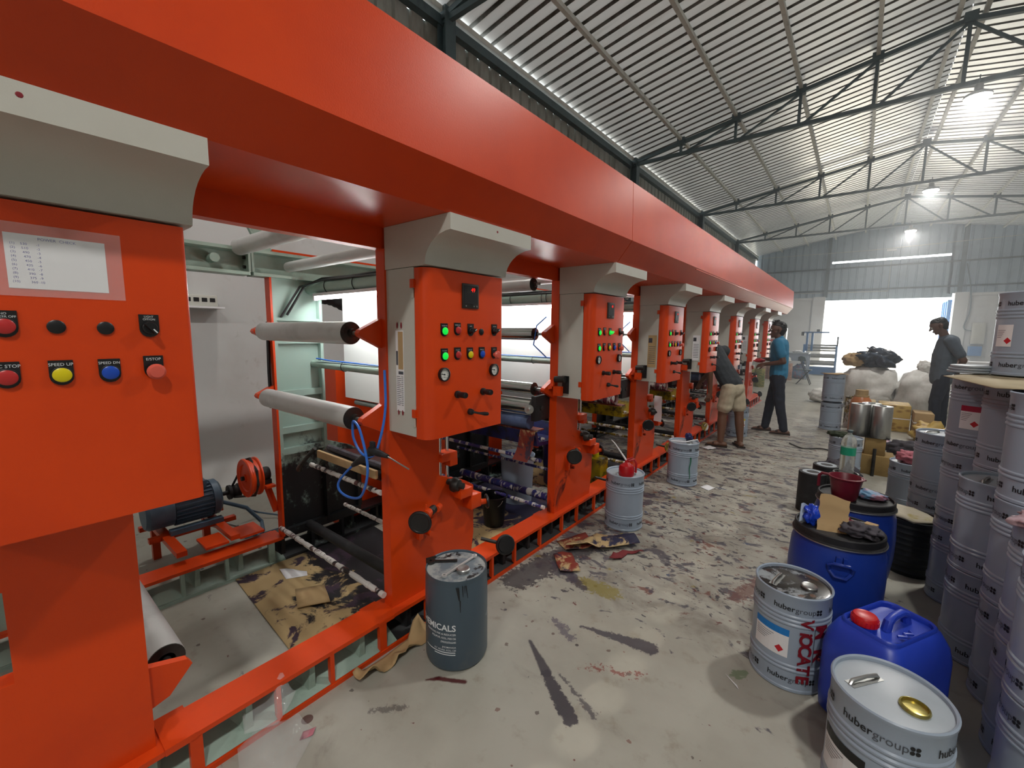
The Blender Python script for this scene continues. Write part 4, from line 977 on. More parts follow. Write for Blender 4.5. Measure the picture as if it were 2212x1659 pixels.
# ------------------------------------------------------------------ sheets, rags, scraps
def sheet(name, label, cat, pts, mat, z=.004, th=.003, wav=.01, group=None, seed=0, sub=3):
    """thin crumpled sheet from an outline on the ground"""
    cx = sum(p[0] for p in pts) / len(pts); cy = sum(p[1] for p in pts) / len(pts)
    bm = bmesh.new(); vs = [bm.verts.new((x - cx, y - cy, 0)) for x, y in pts]; f = bm.faces.new(vs)
    bmesh.ops.triangulate(bm, faces=[f])
    bmesh.ops.subdivide_edges(bm, edges=bm.edges[:], cuts=sub, use_grid_fill=True)
    for v in bm.verts:
        n = noise.noise(Vector((v.co.x * 7 + seed, v.co.y * 7, seed))) + .5 * noise.noise(Vector((v.co.x * 17, v.co.y * 17 + seed, 3)))
        v.co.z = max(0, n) * wav * 2
    r = bmesh.ops.extrude_face_region(bm, geom=bm.faces[:])
    for v in [g for g in r['geom'] if isinstance(g, bmesh.types.BMVert)]: v.co.z += th
    bmesh.ops.recalc_face_normals(bm, faces=bm.faces)
    for fc in bm.faces: fc.smooth = True
    me = bpy.data.meshes.new(name); bm.to_mesh(me); bm.free(); me.materials.append(mat)
    ob = bpy.data.objects.new(name, me); COL.objects.link(ob); ob.location = (cx, cy, z); return tag(ob, label, cat, group)
def lump(name, label, cat, c, size, mat, rough=.35, seed=0, group=None, parent=None, boxy=0):
    """crumpled bundle resting at c (bottom centre)"""
    bm = bmesh.new(); bmesh.ops.create_icosphere(bm, subdivisions=4, radius=1)
    for v in bm.verts:
        if boxy: v.co *= 1 + boxy * (1 / max(abs(v.co.x), abs(v.co.y), abs(v.co.z)) - 1)
        n = noise.noise(v.co * 2.1 + Vector((seed, 0, 0))) + .6 * noise.noise(v.co * 5 + Vector((0, seed, 0))); v.co *= 1 + rough * n
        v.co = Vector((v.co.x * size[0], v.co.y * size[1], max(v.co.z, -.85) * size[2]))
    zb = min(v.co.z for v in bm.verts)
    for v in bm.verts: v.co.z -= zb
    for f in bm.faces: f.smooth = True
    me = bpy.data.meshes.new(name); bm.to_mesh(me); bm.free(); me.materials.append(mat)
    ob = bpy.data.objects.new(name, me); COL.objects.link(ob); ob.location = c
    if parent: ob.parent = parent; return ob
    return tag(ob, label, cat, group)

sheet('cardboard_sheet', 'large ink-stained cardboard sheet on the floor under the nearest unit', 'cardboard', [(-2.80, .86), (-1.93, .80), (-1.79, 1.22), (-1.80, 1.72), (-2.78, 1.80), (-2.79, 1.3)], M['card_black'], .003, .004, .004, seed=1, sub=5)
sheet('cardboard_sheet', 'dark inky cardboard sheet under the unit with blue-spattered rods', 'cardboard', [(-2.78, 1.9), (-1.8, 1.85), (-1.8, 3.2), (-2.78, 3.2)], M['card_blue'], .003, .004, .006, seed=2, sub=5)
sheet('cardboard_sheet', 'inky cardboard sheet under the unit with the yellow ink trough', 'cardboard', [(-2.78, 3.4), (-1.8, 3.35), (-1.8, 4.8), (-2.78, 4.8)], M['card_black'], .003, .004, .006, seed=3, sub=5)
sheet('folded_cardboard', 'small folded piece of cardboard on the big stained sheet', 'cardboard', [(-2.40, 1.03), (-2.22, .96), (-2.14, 1.10), (-2.32, 1.16)], M['card'], .012, .008, .01, seed=4)
sheet('paper_scrap', 'torn white paper with fine print on the stained cardboard', 'paper scrap', [(-2.70, 1.07), (-2.56, 1.05), (-2.50, 1.15), (-2.55, 1.17)], M['paper'], .010, .001, .01, seed=5)
sheet('paper_scrap', 'little red and white paper scrap on the floor by the near bed rail', 'paper scrap', [(-1.50, .645), (-1.475, .62), (-1.455, .66), (-1.48, .685)], M['pinkcloth'], .003, .001, .006, seed=6)
sheet('paper_scrap', 'thin white paper sliver on the floor left of the violet-marked drum', 'paper scrap', [(-.335, 1.96), (-.325, 1.95), (-.27, 1.90), (-.28, 1.92)], M['paper'], .003, .001, .004, seed=7)
sheet('paper_scrap', 'white paper scrap on the floor beside the third drum', 'paper scrap', [(-1.09, 4.35), (-1.0, 4.30), (-.97, 4.42), (-1.05, 4.45)], M['paper'], .003, .001, .006, seed=8)
sheet('paper_scrap', 'white paper scrap on the floor in front of the sandal of the bending man', 'paper scrap', [(-1.52, 5.95), (-1.40, 5.85), (-1.33, 5.98), (-1.45, 6.06)], M['paper'], .003, .001, .02, seed=9)
# kraft paper tucked along the near bed rail
sheet('kraft_paper', 'crumpled brown kraft paper tucked along the orange rail behind the dark chemical drum', 'paper', [(-1.585, .90), (-1.53, .90), (-1.50, 1.0), (-1.505, 1.14), (-1.51, 1.40), (-1.585, 1.42), (-1.595, 1.2), (-1.58, 1.05)], M['card'], .004, .003, .075, seed=15, sub=6)
sheet('plastic_film', 'crumpled clear plastic film caught on top of the near bed rail', 'plastic film', [(-1.66, .50), (-1.55, .47), (-1.50, .56), (-1.58, .66), (-1.67, .62)], M['film'], .10, .0006, .07, 'clear film scraps', 16, 6)
sheet('plastic_film', 'crumpled clear plastic film on the floor in front of the near bed rail', 'plastic film', [(-1.60, .46), (-1.45, .42), (-1.38, .56), (-1.47, .68), (-1.58, .66)], M['film'], .004, .0006, .05, 'clear film scraps', 17, 6)
# scraps beside the near rail at the grey drum
sheet('cardboard_scrap', 'red-stained cardboard scrap against the rail, left of the grey drum foot', 'cardboard', [(-1.57, 2.50), (-1.42, 2.42), (-1.33, 2.62), (-1.48, 2.76)], M['card_red'], .004, .003, .03, 'floor cardboard scraps', 11)
sheet('cardboard_scrap', 'cardboard scrap with a navy ink edge in front of the grey drum', 'cardboard', [(-1.45, 2.42), (-1.22, 2.62), (-1.08, 2.82), (-1.16, 2.90), (-1.36, 2.70), (-1.47, 2.5)], M['card_blue'], .03, .003, .035, 'floor cardboard scraps', 12)
sheet('cardboard_scrap', 'dark red curled cardboard scrap nearest the camera by the rail', 'cardboard', [(-1.49, 2.33), (-1.33, 2.17), (-1.24, 2.26), (-1.40, 2.42)], M['card_red'], .004, .003, .02, 'floor cardboard scraps', 13)
sheet('red_rag', 'twisted thin red rag on the floor in front of the grey drum', 'rag', [(-1.16, 2.50), (-1.11, 2.56), (-1.10, 2.66), (-1.02, 2.74), (-1.05, 2.76), (-1.13, 2.68), (-1.17, 2.58)], M['red_rag'], .004, .004, .02, seed=14)
lump('inky_rag', 'dark rag bunched on the floor behind the chemical drum', 'rag', (-1.44, 1.46, 0), (.06, .07, .07), M['rag'], .3, 21)
# flap of cardboard on the blue unit and paper on the yellow one
b = BM((-1.96, 2.72, .7)); b.grid(lambda u, v: (-2.10 + .15 * u + .03 * v - .02 * (1 - v), 2.715 + .012 * math.sin(5 * v) - .05 * (1 - v) ** 2, .47 + .25 * v), 6, 10)
tag(b.obj('cardboard_flap', M['card_red'], None), 'rust-stained cardboard flap hanging from the tray of the unit with blue-spattered rods', 'cardboard')
b = BM((-1.75, 4.9, .6)); b.grid(lambda u, v: (-1.80 + .10 * u, 4.93 - .03 * u + .012 * math.sin(6 * v), .48 + .30 * v), 6, 10)
tag(b.obj('paper_flap', M['paper'], None), 'creased whitish paper hanging at the side of the unit with the yellow ink trough', 'paper')

# ------------------------------------------------------------------ buckets inside the units
def bucket(name, label, c, r0, r1, h, mat, handle=True, cat='bucket', grp=None):
    t = thing(name, label, cat, c, group=grp)
    B(c).lathe([(.001, 0), (r0, 0), (r1, h), (r1 + .006, h), (r1 + .006, h - .012), (r1 - .004, h - .012), (r0 - .006, .006), (.001, .006)], c, 26).obj('bucket_body', mat, t)
    if handle:
        b = B(c); b.tube([(c[0] + (r1 + .004) * math.cos(a), c[1] - .02 - .04 * math.sin(a), c[2] + h - .02 + .0 - .07 * math.sin(a)) for a in (PI * k / 12 for k in range(13))], .003, 6); b.obj('bucket_handle', M['steel'], t)
    return t
bucket('ink_bucket', 'black ink bucket on the floor inside the unit with blue-spattered rods', (-2.1, 2.42, .008), .075, .10, .24, M['black'])
bucket('ink_bucket', 'large grey ink bucket behind the rust-stained cardboard flap', (-2.27, 2.93, .008), .13, .15, .42, M['drum'], False)
bucket('ink_barrel', 'navy open ink barrel inside the unit with the yellow ink trough', (-2.20, 3.60, .008), .20, .22, .46, M['tray_blue'], False, 'barrel')
t = thing('yellow_jerrycan', 'yellow jerrycan standing beside the navy barrel under the yellow trough', 'jerrycan', (-1.90, 3.72, .008)); o = (-1.90, 3.72, .008)
b = B(o); b.box((-1.97, 3.63, .008), (-1.81, 3.81, .30), .03); b.obj('can_body', M['tray_yellow'], t)
b = B(o); b.cyl((-1.90, 3.70, .29), (-1.90, 3.70, .34), .03); b.obj('can_neck', M['yellow_btn'], t)
bucket('ink_bucket', 'brown-stained ink bucket inside the unit the bending man leans into', (-1.95, 4.95, .008), .10, .13, .40, M['rod_yellow'], True)

# ------------------------------------------------------------------ drums
RD, HD = .145, .43
def drum_profile():
    p = [(.001, .012), (RD - .012, .012), (RD - .006, 0), (RD, .004), (RD, .014), (RD - .003, .018)]
    for z in (.098, .116, .300, .318, .336): p += [(RD - .003, z - .008), (RD + .001, z - .003), (RD + .001, z + .002), (RD - .003, z + .007)]
    p += [(RD - .003, HD - .02), (RD, HD - .014), (RD + .001, HD - .004), (RD - .003, HD), (RD - .008, HD - .004), (RD - .009, HD - .014)]
    return p
DM = {}
DM['body'] = B().lathe(drum_profile() + [(.001, HD - .0145)], n=56).mesh('drum_body', M['drum'])
def lid_meshes():
    b = B(); b.lathe([(RD - .009, HD - .014), (RD - .02, HD - .012), (.001, HD - .011)], n=48); DM['lid'] = b.mesh('lid', M['drum_lid'])
    b = B(); b.lathe([(RD - .009, HD - .014), (RD - .02, HD - .012), (.001, HD - .011)], n=48); DM['lid_ink'] = b.mesh('lid', M['lid_inked'])
    b = B(); c = (.055, -.02, HD - .012); b.lathe([(.034, 0), (.036, .006), (.034, .011), (.030, .012), (.028, .004), (.001, .003)], c, 28)
    DM['cap'] = b.mesh('cap', M['gold']); 
    b = B(); b.lathe([(.030, 0), (.031, .008), (.028, .012), (.024, .010), (.001, .010)], c, 28); DM['cap_st'] = b.mesh('cap', M['steel'])
    b = B(); b.tube([(-.085, -.06, HD - .012), (-.083, -.05, HD - .002), (-.06, .0, HD + .001), (-.042, .035, HD - .002), (-.04, .045, HD - .012)], [.006, .006, .005, .006, .006], 8)
    b.obox((-.062, -.006, HD - .0115), (.03, .12, .003), Matrix.Rotation(-.42, 3, 'Z')); DM['grip'] = b.mesh('grip', M['steel'])
lid_meshes()
def logo(b, a0, z, s=.030):
    R_ = RD - .0012
    vs, _ = text_verts('huber', s, .012, 'LEFT'); w1 = max(v[0] for v in vs)
    f = onto_cyl(R_, a0, z); add_text(b, 'huber', s, f, .012, 'LEFT')
    x1 = w1 + s * .02
    b.mi = 1; vs, _ = text_verts('group', s, -.004, 'LEFT'); w2 = max(v[0] for v in vs)
    add_text(b, 'group', s, lambda x, y: f(x + x1, y), -.004, 'LEFT'); b.mi = 0
    cx = x1 + w2 + s * .42
    for dx in (-1, 1):
        for dy in (-1, 1):
            q = s * .17
            vs = []
            for k in range(12):
                a = 2 * PI * k / 12; px, py = math.cos(a), math.sin(a)
                if px * dx < 0 and py * dy < 0: m_ = max(abs(px), abs(py)); px /= m_; py /= m_
                vs.append(b._v(f(cx + dx * q * 1.15 + px * q, dy * q * 1.15 + py * q)))
            b._f(vs)
b = B(); logo(b, -.62, 0, .033); DM['logo'] = b.mesh('printed_logo', [M['ink_text'], M['faint_text']], False)
def label_mesh(col):
    b = B(); R_ = RD - .0016
    w_ = .5 if col in ('blue', 'black') else .28
    patch(b, R_ + .0004, -w_, w_, .150, .245 if col != 'white' else .262, 8)
    b.mi = 1
    if col != 'white': patch(b, R_ + .0004, -w_, w_, .245, .275, 8)
    b.mi = 2
    a, z, q = w_ * .55, .180, .017
    R2 = R_ + .0009
    vs = [b._v((R2 * math.sin(a + dx / RD), -R2 * math.cos(a + dx / RD), z + dz)) for dx, dz in ((0, -q), (q, 0), (0, q), (-q, 0))]; b._f(vs)
    b.mi = 3
    for k in range(5):
        z = .232 - .009 * k
        b.grid(lambda u, v: (R2 * math.sin(-w_ * .88 + w_ * (1.1 - .12 * k) * u), -R2 * math.cos(-w_ * .88 + w_ * (1.1 - .12 * k) * u), z + .002 * v), 5, 1)
    return b.mesh('hazard_label', [M['paper'], M['labels'].get(col, M['paper']), M['hazard'], M['faint_text']], False)
for k in ('blue', 'black', 'yellow', 'crimson', 'dark', 'white'): DM['lab_' + k] = label_mesh(k)
def drum(x, y, z, face, label, lab=None, la=0, ink=False, cap='cap', group='grey metal drums', lid=True, grip=True):
    """face: extra turn of the prints about the direction to the camera"""
    rz = math.atan2(x, -y) + PI + face      # local -y looks towards the camera
    rz = -math.atan2(x, y) + face
    t = thing('metal_drum', label, 'drum', (x, y, z), rz, group)
    inst(DM['body'], 'drum_body', t); [inst(DM['logo'], 'printed_logo', t, (0, 0, zl), k * PI / 2 + da) for k in range(4) for zl, da in ((HD - .060, 0), (.056, -.02))]
    if lid:
        dl = inst(DM['lid_ink'] if ink else DM['lid'], 'drum_lid', t)
        if cap: inst(DM[cap], 'filler_cap', dl)
        if grip: inst(DM['grip'], 'lid_grip', dl)
    if lab: inst(DM['lab_' + lab], 'hazard_label', t, rz=la)
    return t
drum(-1.33, 3.093, 0, -.15, 'grey drum with a red oil can on its lid beside the orange rail', cap='cap_st', grip=False)
d3 = drum(-1.281, 4.385, 0, -.1, 'grey drum with a green drip and a rod on its lid, before the bending man', cap='cap_st', grip=False)
b = B(); R_ = RD + .0016; b.grid(lambda u, v: (R_ * math.sin(.55 + .10 * u * (1 - .5 * v) + .03 * math.sin(9 * v)), -R_ * math.cos(.55 + .10 * u * (1 - .5 * v) + .03 * math.sin(9 * v)), .30 - .22 * v), 2, 14)
o = inst(b.mesh('green_drip', plain('green_ink_drip', '2c6b52', .4)), 'green_drip', d3)
tag(B((-1.27, 4.33, HD)).tube([(-1.38, 4.29, HD + .004), (-1.24, 4.33, HD + .008), (-1.155, 4.40, HD + .03), (-1.15, 4.405, HD + .015)], .006, 8).obj('bent_rod', M['paper'], None), 'pale bent rod lying across the lid of the drum with the green drip', 'rod')
lump('blue_rag', 'small dark blue rag on the lid of the drum with the green drip', 'rag', (-1.25, 4.44, HD - .008), (.035, .03, .045), M['tray_blue'], .3, 31)
drum(-1.305, 7.039, 0, .3, 'grey pail with a yellow label behind the legs of the bending man', 'yellow', .2, cap=None, grip=False)
dE = drum(-.132, 2.167, 0, .18, 'grey drum with red hand-painted lettering and an inky lid', 'blue', -.66, True, 'cap_st')
# red marker lettering running down the side
b = B(); R_ = RD + .0022
def down(a, z0, word, s):
    zz = z0
    for ch in word:
        vs, fs = text_verts(ch, s, .035)
        V = [b._v((R_ * math.sin(a + (y * .9) / R_), -R_ * math.cos(a + (y * .9) / R_), zz - x * .95)) for x, y in vs]
        for f in fs: b._f([V[i] for i in f])
        zz -= s * (.60 if ch not in 'iI' else .36)
down(.24, .318, 'ViOCATE', .074); down(.66, .285, 'M K', .085); b.ball((R_ * math.sin(.66), -R_ * math.cos(.66), .165), .007, (1, 1, 1), 8, 6)
inst(b.mesh('painted_lettering', M['marker'], False), 'painted_lettering', dE)
b = B(); b.grid(lambda u, v: (R_ * math.sin(.47 + .012 * u), -R_ * math.cos(.47 + .012 * u), .14 + .16 * v), 1, 1); inst(b.mesh('painted_line', M['ink_text'], False), 'painted_line', dE)
dF = drum(.166, 1.622, 0, -.12, 'clean grey drum nearest the camera at the bottom right, with a brass cap', 'black', -.62)
dF.scale.z = 1.055

# dark chemical drum with the spanners
t = thing('chemical_drum', 'dark blue-grey drum printed CHEMICALS with spanners on its lid', 'drum', (-1.358, 1.304, 0), -math.atan2(-1.358, 1.304)); r = .143
b = B(); b.lathe([(.001, .004), (r - .022, .0), (r - .008, .008), (r, .03), (r, .33), (r - .002, .40), (r - .004, .418), (r - .002, .424), (r - .003, .431), (r - .007, .428), (r - .009, .42), (.001, .419)], n=52); inst(b.mesh('drum_body', M['chem']), 'drum_body', t)
b = B(); b.lathe([(r - .0085, .4205), (.001, .4212)], n=44); dl = inst(b.mesh('lid', M['chem_top']), 'drum_lid', t)
b = B(); b.lathe([(.030, .42), (.030, .436), (.026, .44), (.001, .438)], (.03, -.045, 0), 26); inst(b.mesh('cap', M['steel']), 'filler_cap', dl)
b = B()
for body, s, z, bo in (('CHEMICALS', .040, .215, .02), ('PRINTING INK & REDUCER', .0125, .186, .01), ('POLPUR, KOL-700136', .0125, .168, .01), ('(9830)056640', .0125, .150, .005), ('JHOMANGA', .0115, .126, .005), ('B.T. ROAD, KOL-120', .0115, .112, .005)):
    vs, fs = text_verts(body, s, bo, 'RIGHT'); f = onto_cyl(r + .0006, -.03, z)
    V = [b._v(f(x, y)) for x, y in vs]
    for q in fs: b._f([V[i] for i in q])
for z, w_ in ((.099, .16), (.089, .10)):
    b.grid(lambda u, v: ((r + .0006) * math.sin(-.05 - w_ / r * u), -(r + .0006) * math.cos(-.05 - w_ / r * u), z + .004 * v), 8, 1)
b.grid(lambda u, v: ((r + .0008) * math.sin(1.18 + .18 * u), -(r + .0008) * math.cos(1.18 + .18 * u), .205 + .022 * u + .006 * v), 4, 1)
inst(b.mesh('printed_lettering', M['white_print'], False), 'printed_lettering', t)
b = B(); R_ = r + .001
for a, z0, L, w_ in ((.02, .405, .06, .012), (.10, .345, .055, .005), (.18, .41, .05, .004), (.28, .41, .06, .004), (.24, .41, .035, .003)):
    b.grid(lambda u, v: (R_ * math.sin(a + (u - .5) * w_ / r * (1.2 - v * .7) + .10 * v * (.6 if L > .055 else .1)), -R_ * math.cos(a + (u - .5) * w_ / r * (1.2 - v * .7) + .10 * v * (.6 if L > .055 else .1)), z0 - L * v), 2, 8)
inst(b.mesh('ink_drips', M['ink_text']), 'ink_drips', t)
zt = .4225
def spanner(name, label, p, q, mat):
    p, q = Vector(p), Vector(q); d = (q - p).normalized(); sd = Vector((-d.y, d.x, 0)); o = tuple((p + q) / 2)
    b = B(o); b.bar(p + d * .008, q - d * .008, .009, .006)
    for c, s in ((p, -1), (q, 1)): b.lathe([(.006, 0), (.012, 0), (.012, .009), (.006, .009), (.006, 0)], c - Vector((0, 0, .0035)), 18)
    return tag(b.obj(name, mat, None), label, 'spanner', 'spanners on the chemical drum')
spanner('ring_spanner', 'shiny ring spanner lying across the lid of the dark chemical drum', (-1.338, 1.21, zt + .0045), (-1.35, 1.415, zt + .0065), M['alu'])
b = B((-1.44, 1.29, zt)); b.bar((-1.47, 1.255, zt + .006), (-1.385, 1.335, zt + .006), .012, .008); b.lathe([(.008, 0), (.022, 0), (.022, .010), (.008, .010), (.008, 0)], (-1.475, 1.25, zt + .001), 20); b.bar((-1.50, 1.245, zt + .008), (-1.485, 1.29, zt + .008), .01, .009)
tag(b.obj('adjustable_spanner', M['darksteel'], None), 'dirty adjustable spanner on the lid of the dark chemical drum', 'spanner', 'spanners on the chemical drum')
# red oil can
t = thing('oil_can', 'red oil can with a long bent spout on a grey drum lid', 'oil can', (-1.30, 3.045, HD - .011)); o = (-1.30, 3.045, HD - .011); z0 = o[2]
B(o).lathe([(.001, 0), (.045, 0), (.047, .006), (.046, .05), (.040, .065), (.02, .078), (.012, .085), (.012, .098), (.001, .10)], o, 28).obj('can_body', M['oilcan'], t)
B(o).tube([(-1.30, 3.045, z0 + .09), (-1.33, 3.03, z0 + .14), (-1.365, 3.01, z0 + .20), (-1.385, 2.998, z0 + .225)], [.006, .005, .0035, .0025], 8).obj('spout', M['paper'], t)
B(o).tube([(-1.29, 3.05, z0 + .092), (-1.262, 3.065, z0 + .105), (-1.25, 3.07, z0 + .08), (-1.252, 3.07, z0 + .02)], .007, 8).obj('handle', M['oilcan'], t); t.scale = (1.25, 1.25, 1.2)
B(o).tube([(-1.30, 3.045, z0 + .1), (-1.27, 3.06, z0 + .118)], .005, 8).obj('trigger', M['oilcan'], t)
# ------------------------------------------------------------------ blue barrels, can and what lies on them
def blue_barrel(x, y, h, rz, label):
    t = thing('blue_barrel', label, 'barrel', (x, y, 0), rz, 'blue lidded barrels')
    b = B(); b.lathe([(.001, 0), (.165, 0), (.178, .012), (.192, .06), (.205, .18), (.207, .30), (.200, h - .10), (.186, h - .05), (.183, h - .03), (.001, h - .03)], n=48); inst(b.mesh('barrel_body', M['blue_pl']), 'barrel_body', t)
    b = B(); b.lathe([(.183, h - .045), (.197, h - .045), (.199, h - .038), (.192, h - .032), (.191, h - .002), (.187, h + .003), (.181, h), (.179, h - .014), (.001, h - .016)], n=52); inst(b.mesh('barrel_lid', M['rubber']), 'barrel_lid', t)
    b = B(); b.torus((0, 0, h - .044), .196, .005, n=52, m=6); inst(b.mesh('clamp_ring', M['steel']), 'clamp_ring', t)
    for s in (0, PI):
        b = B(); rr = .203
        def q(a, z, d=0): return ((rr + d) * math.sin(a), -(rr + d) * math.cos(a), z)
        b.tube([q(-.22, h - .155), q(-.23, h - .125, .012), q(-.14, h - .112, .018), q(0, h - .110, .02), q(.14, h - .112, .018), q(.23, h - .125, .012), q(.22, h - .155), q(.1, h - .178, .014), q(-.1, h - .178, .014), q(-.22, h - .155)], .009, 8)
        b.obox(q(-.07, h - .095, .006), (.016, .02, .03), Matrix.Identity(3)); b.obox(q(.07, h - .095, .006), (.016, .02, .03), Matrix.Identity(3))
        inst(b.mesh('barrel_handle', M['blue_pl']), 'barrel_handle', t, rz=s)
    return t
blue_barrel(.004, 2.72, .52, .12, 'front blue barrel with cardboard and rags on its black lid')
blue_barrel(.07, 3.33, .52, -.9, 'rear blue barrel with a maroon mug on its black lid')
zt = .505
# cardboard leaning upright on the front barrel
b = B((-.03, 2.70, zt)); b.grid(lambda u, v: (-.085 + .125 * u + .002 * math.sin(20 * v), 2.635 + .10 * v + .03 * u + .006 * math.sin(5 * v), zt + .165 * v - .014 * u * v + .007 * math.sin(5 * u) * v), 12, 12)
tag(b.obj('cardboard_piece', M['card'], None), 'torn tan cardboard propped on the lid of the front blue barrel', 'cardboard')
lump('blue_wrapper', 'crumpled shiny blue wrapper left of the tan cardboard on the front barrel', 'wrapper', (-.11, 2.70, zt), (.035, .04, .055), M['bluewrap'], .5, 41)
b = B((-.14, 2.70, zt)); b.grid(lambda u, v: (-.165 + .055 * u, 2.685 + .05 * v + .02 * u, zt + .002 + .085 * v + .006 * math.sin(8 * u)), 6, 6)
tag(b.obj('plastic_offcut', M['translu'], None), 'milky plastic offcut leaning by the blue wrapper on the front barrel', 'plastic')
lump('inky_rag', 'black ink-soaked rag heap on the lid of the front blue barrel', 'rag', (.09, 2.69, zt), (.085, .075, .035), M['rag'], .5, 42)
lump('red_rag', 'small maroon rag between the cardboard and the black rag on the front barrel', 'rag', (.035, 2.745, zt), (.03, .03, .03), M['maroon'], .4, 43)
t = thing('paint_brush', 'grey brush handle with a cream block lying on the front blue barrel', 'brush', (.05, 2.84, zt)); o = (.05, 2.84, zt)
B(o).tube([(-.05, 2.87, zt + .012), (.04, 2.85, zt + .014), (.11, 2.83, zt + .02)], .007, 8).obj('handle', M['steel'], t)
b = B(o); b.obox((.135, 2.822, zt + .016), (.05, .04, .026), Matrix.Rotation(-.3, 3, 'Z')); b.obj('block', M['card'], t, False)
# mug and packet on the rear barrel
t = thing('plastic_mug', 'maroon plastic mug with a side handle standing on the rear blue barrel', 'mug', (.015, 3.27, zt)); o = (.015, 3.27, zt)
B(o).lathe([(.001, 0), (.058, 0), (.064, .012), (.083, .128), (.090, .132), (.090, .138), (.083, .140), (.078, .134), (.058, .012), (.001, .008)], o, 36).obj('mug_body', M['maroon'], t)
b = B(o); b.tube([(-.07, 3.27, zt + .134), (-.105, 3.27, zt + .135), (-.118, 3.27, zt + .12), (-.118, 3.27, zt + .05)], .009, 8); b.obj('mug_handle', M['maroon'], t)
b = B(o); b.prism([(.088, 3.24), (.088, 3.30), (.112, 3.27)], 'z', zt + .130, zt + .137); b.obj('mug_spout', M['maroon'], t, False)
lump('print_packet', 'folded blue printed packet right of the maroon mug on the rear barrel', 'packet', (.14, 3.36, zt), (.08, .055, .028), M['bluebag'], .3, 44)

# blue jerrycan
t = thing('blue_jerrycan', 'blue plastic jerrycan with a red cap among the grey drums', 'jerrycan', (.185, 2.11, 0), -.52); t.scale = (1.08, 1.08, 1.07)
def rr_ring(hx, hy, rad, z, n=6, sh=(0, 0)):
    out = []
    for cx, cy, a0 in ((hx - rad, hy - rad, 0), (-hx + rad, hy - rad, PI / 2), (-hx + rad, -hy + rad, PI), (hx - rad, -hy + rad, 1.5 * PI)):
        for k in range(n + 1):
            a = a0 + PI / 2 * k / n; out.append((cx + rad * math.cos(a) + sh[0], cy + rad * math.sin(a) + sh[1], z))
    return out
b = B(); b.rings([rr_ring(.105, .155, .03, 0), rr_ring(.122, .172, .045, .02), rr_ring(.127, .178, .05, .08), rr_ring(.126, .178, .05, .27), rr_ring(.118, .17, .05, .32), rr_ring(.098, .15, .045, .365), rr_ring(.088, .14, .04, .372),
                  rr_ring(.08, .132, .035, .366)]); inst(b.mesh('can_body', M['blue_can'], True, .9), 'can_body', t)
b = B(); b.rings([rr_ring(.088, .14, .04, .362), rr_ring(.088, .14, .04, .381), rr_ring(.084, .136, .04, .386), rr_ring(.078, .130, .036, .381), rr_ring(.078, .130, .036, .366)], False); inst(b.mesh('top_rim', M['blue_can'], True, .9), 'top_rim', t)
b = B(); b.tube([(.01, -.035, .362), (.01, -.025, .395), (.01, .0, .408), (.01, .05, .410), (.01, .075, .398), (.01, .085, .362)], [.016, .015, .013, .013, .015, .016], 10); inst(b.mesh('carry_handle', M['blue_can']), 'carry_handle', t)
b = B(); b.lathe([(.036, 0), (.036, .02), (.001, .02)], (-.03, -.085, .362), 26); inst(b.mesh('neck', M['blue_can']), 'can_neck', t)
b = B(); pr = [(.037, .016), (.039, .018), (.039, .040), (.034, .048), (.030, .046), (.001, .046)]; b.lathe(pr, (-.03, -.085, .362), 30)
for k in range(20):
    a = 2 * PI * k / 20; b.obox((-.03 + .039 * math.cos(a), -.085 + .039 * math.sin(a), .391), (.003, .004, .02), Matrix.Rotation(a, 3, 'Z'))
inst(b.mesh('cap', M['red_cap']), 'screw_cap', t)
b = B(); 
for s in (.05, .085): b.tube([(.06, -.12 + s, .386), (.075, -.10 + s, .388), (.06, -.085 + s, .386)], .005, 6)
inst(b.mesh('moulded_ridge', M['blue_can']), 'moulded_ridge', t)

# ------------------------------------------------------------------ stacked drums on the right
def stack(x, y, n, name, labs, faces):
    for k in range(n):
        drum(x, y, k * HD, faces[k], name[k], labs[k], -.15 if k % 2 else .1, cap=('cap' if k == n - 1 else None), group='stacked grey drums', lid=(k == n - 1), grip=(k == n - 1))
stack(.51, 4.02, 2, ('lower drum of the two-high stack behind the black ribbed tub', 'upper drum of the two-high stack behind the black ribbed tub, open to the aisle'), (None, None), (.3, -.2))
stack(.575, 3.40, 3, ('bottom drum of the leftmost three-high stack, with a white slip label', 'middle drum of the leftmost three-high stack', 'top drum of the leftmost three-high stack, under the tan board, with a crimson label'), ('dark', None, 'crimson'), (.2, .5, -.5))
stack(.655, 3.12, 3, ('bottom drum of the second three-high stack from the left', 'middle drum of the second three-high stack from the left', 'top drum of the second three-high stack, with a square white and red diamond label'), (None, None, 'white'), (0, .3, -.1))
stack(.57, 2.84, 2, ('bottom drum below the drum with the yellow label', 'drum with the yellow-banded label, top of its two-high stack'), (None, 'yellow'), (.1, .3))
stack(.635, 2.55, 3, ('bottom drum with a dark red label under the crimson-labelled drum', 'drum with the wide crimson-banded label, middle of its three-high stack', 'top drum of the three-high stack at the right edge, above the crimson label'), ('dark', 'crimson', None), (.1, .2, -.1))
stack(.625, 2.23, 2, ('bottom drum right behind the nearest right-edge stack', 'upper drum with the shiny pouch on top at the right edge'), ('dark', None), (-.2, .1))
stack(.585, 1.90, 2, ('bottom drum at the lower right corner of the photo', 'upper drum with a white diamond label nearest the camera at the right edge'), (None, 'white'), (.25, .2))
stack(.90, 3.40, 3, ('bottom drum of the back stack under the right end of the tan board', 'middle drum of the back stack under the right end of the tan board', 'top drum of the back stack, under the right end of the tan board'), (None,) * 3, (0, 0, 0))
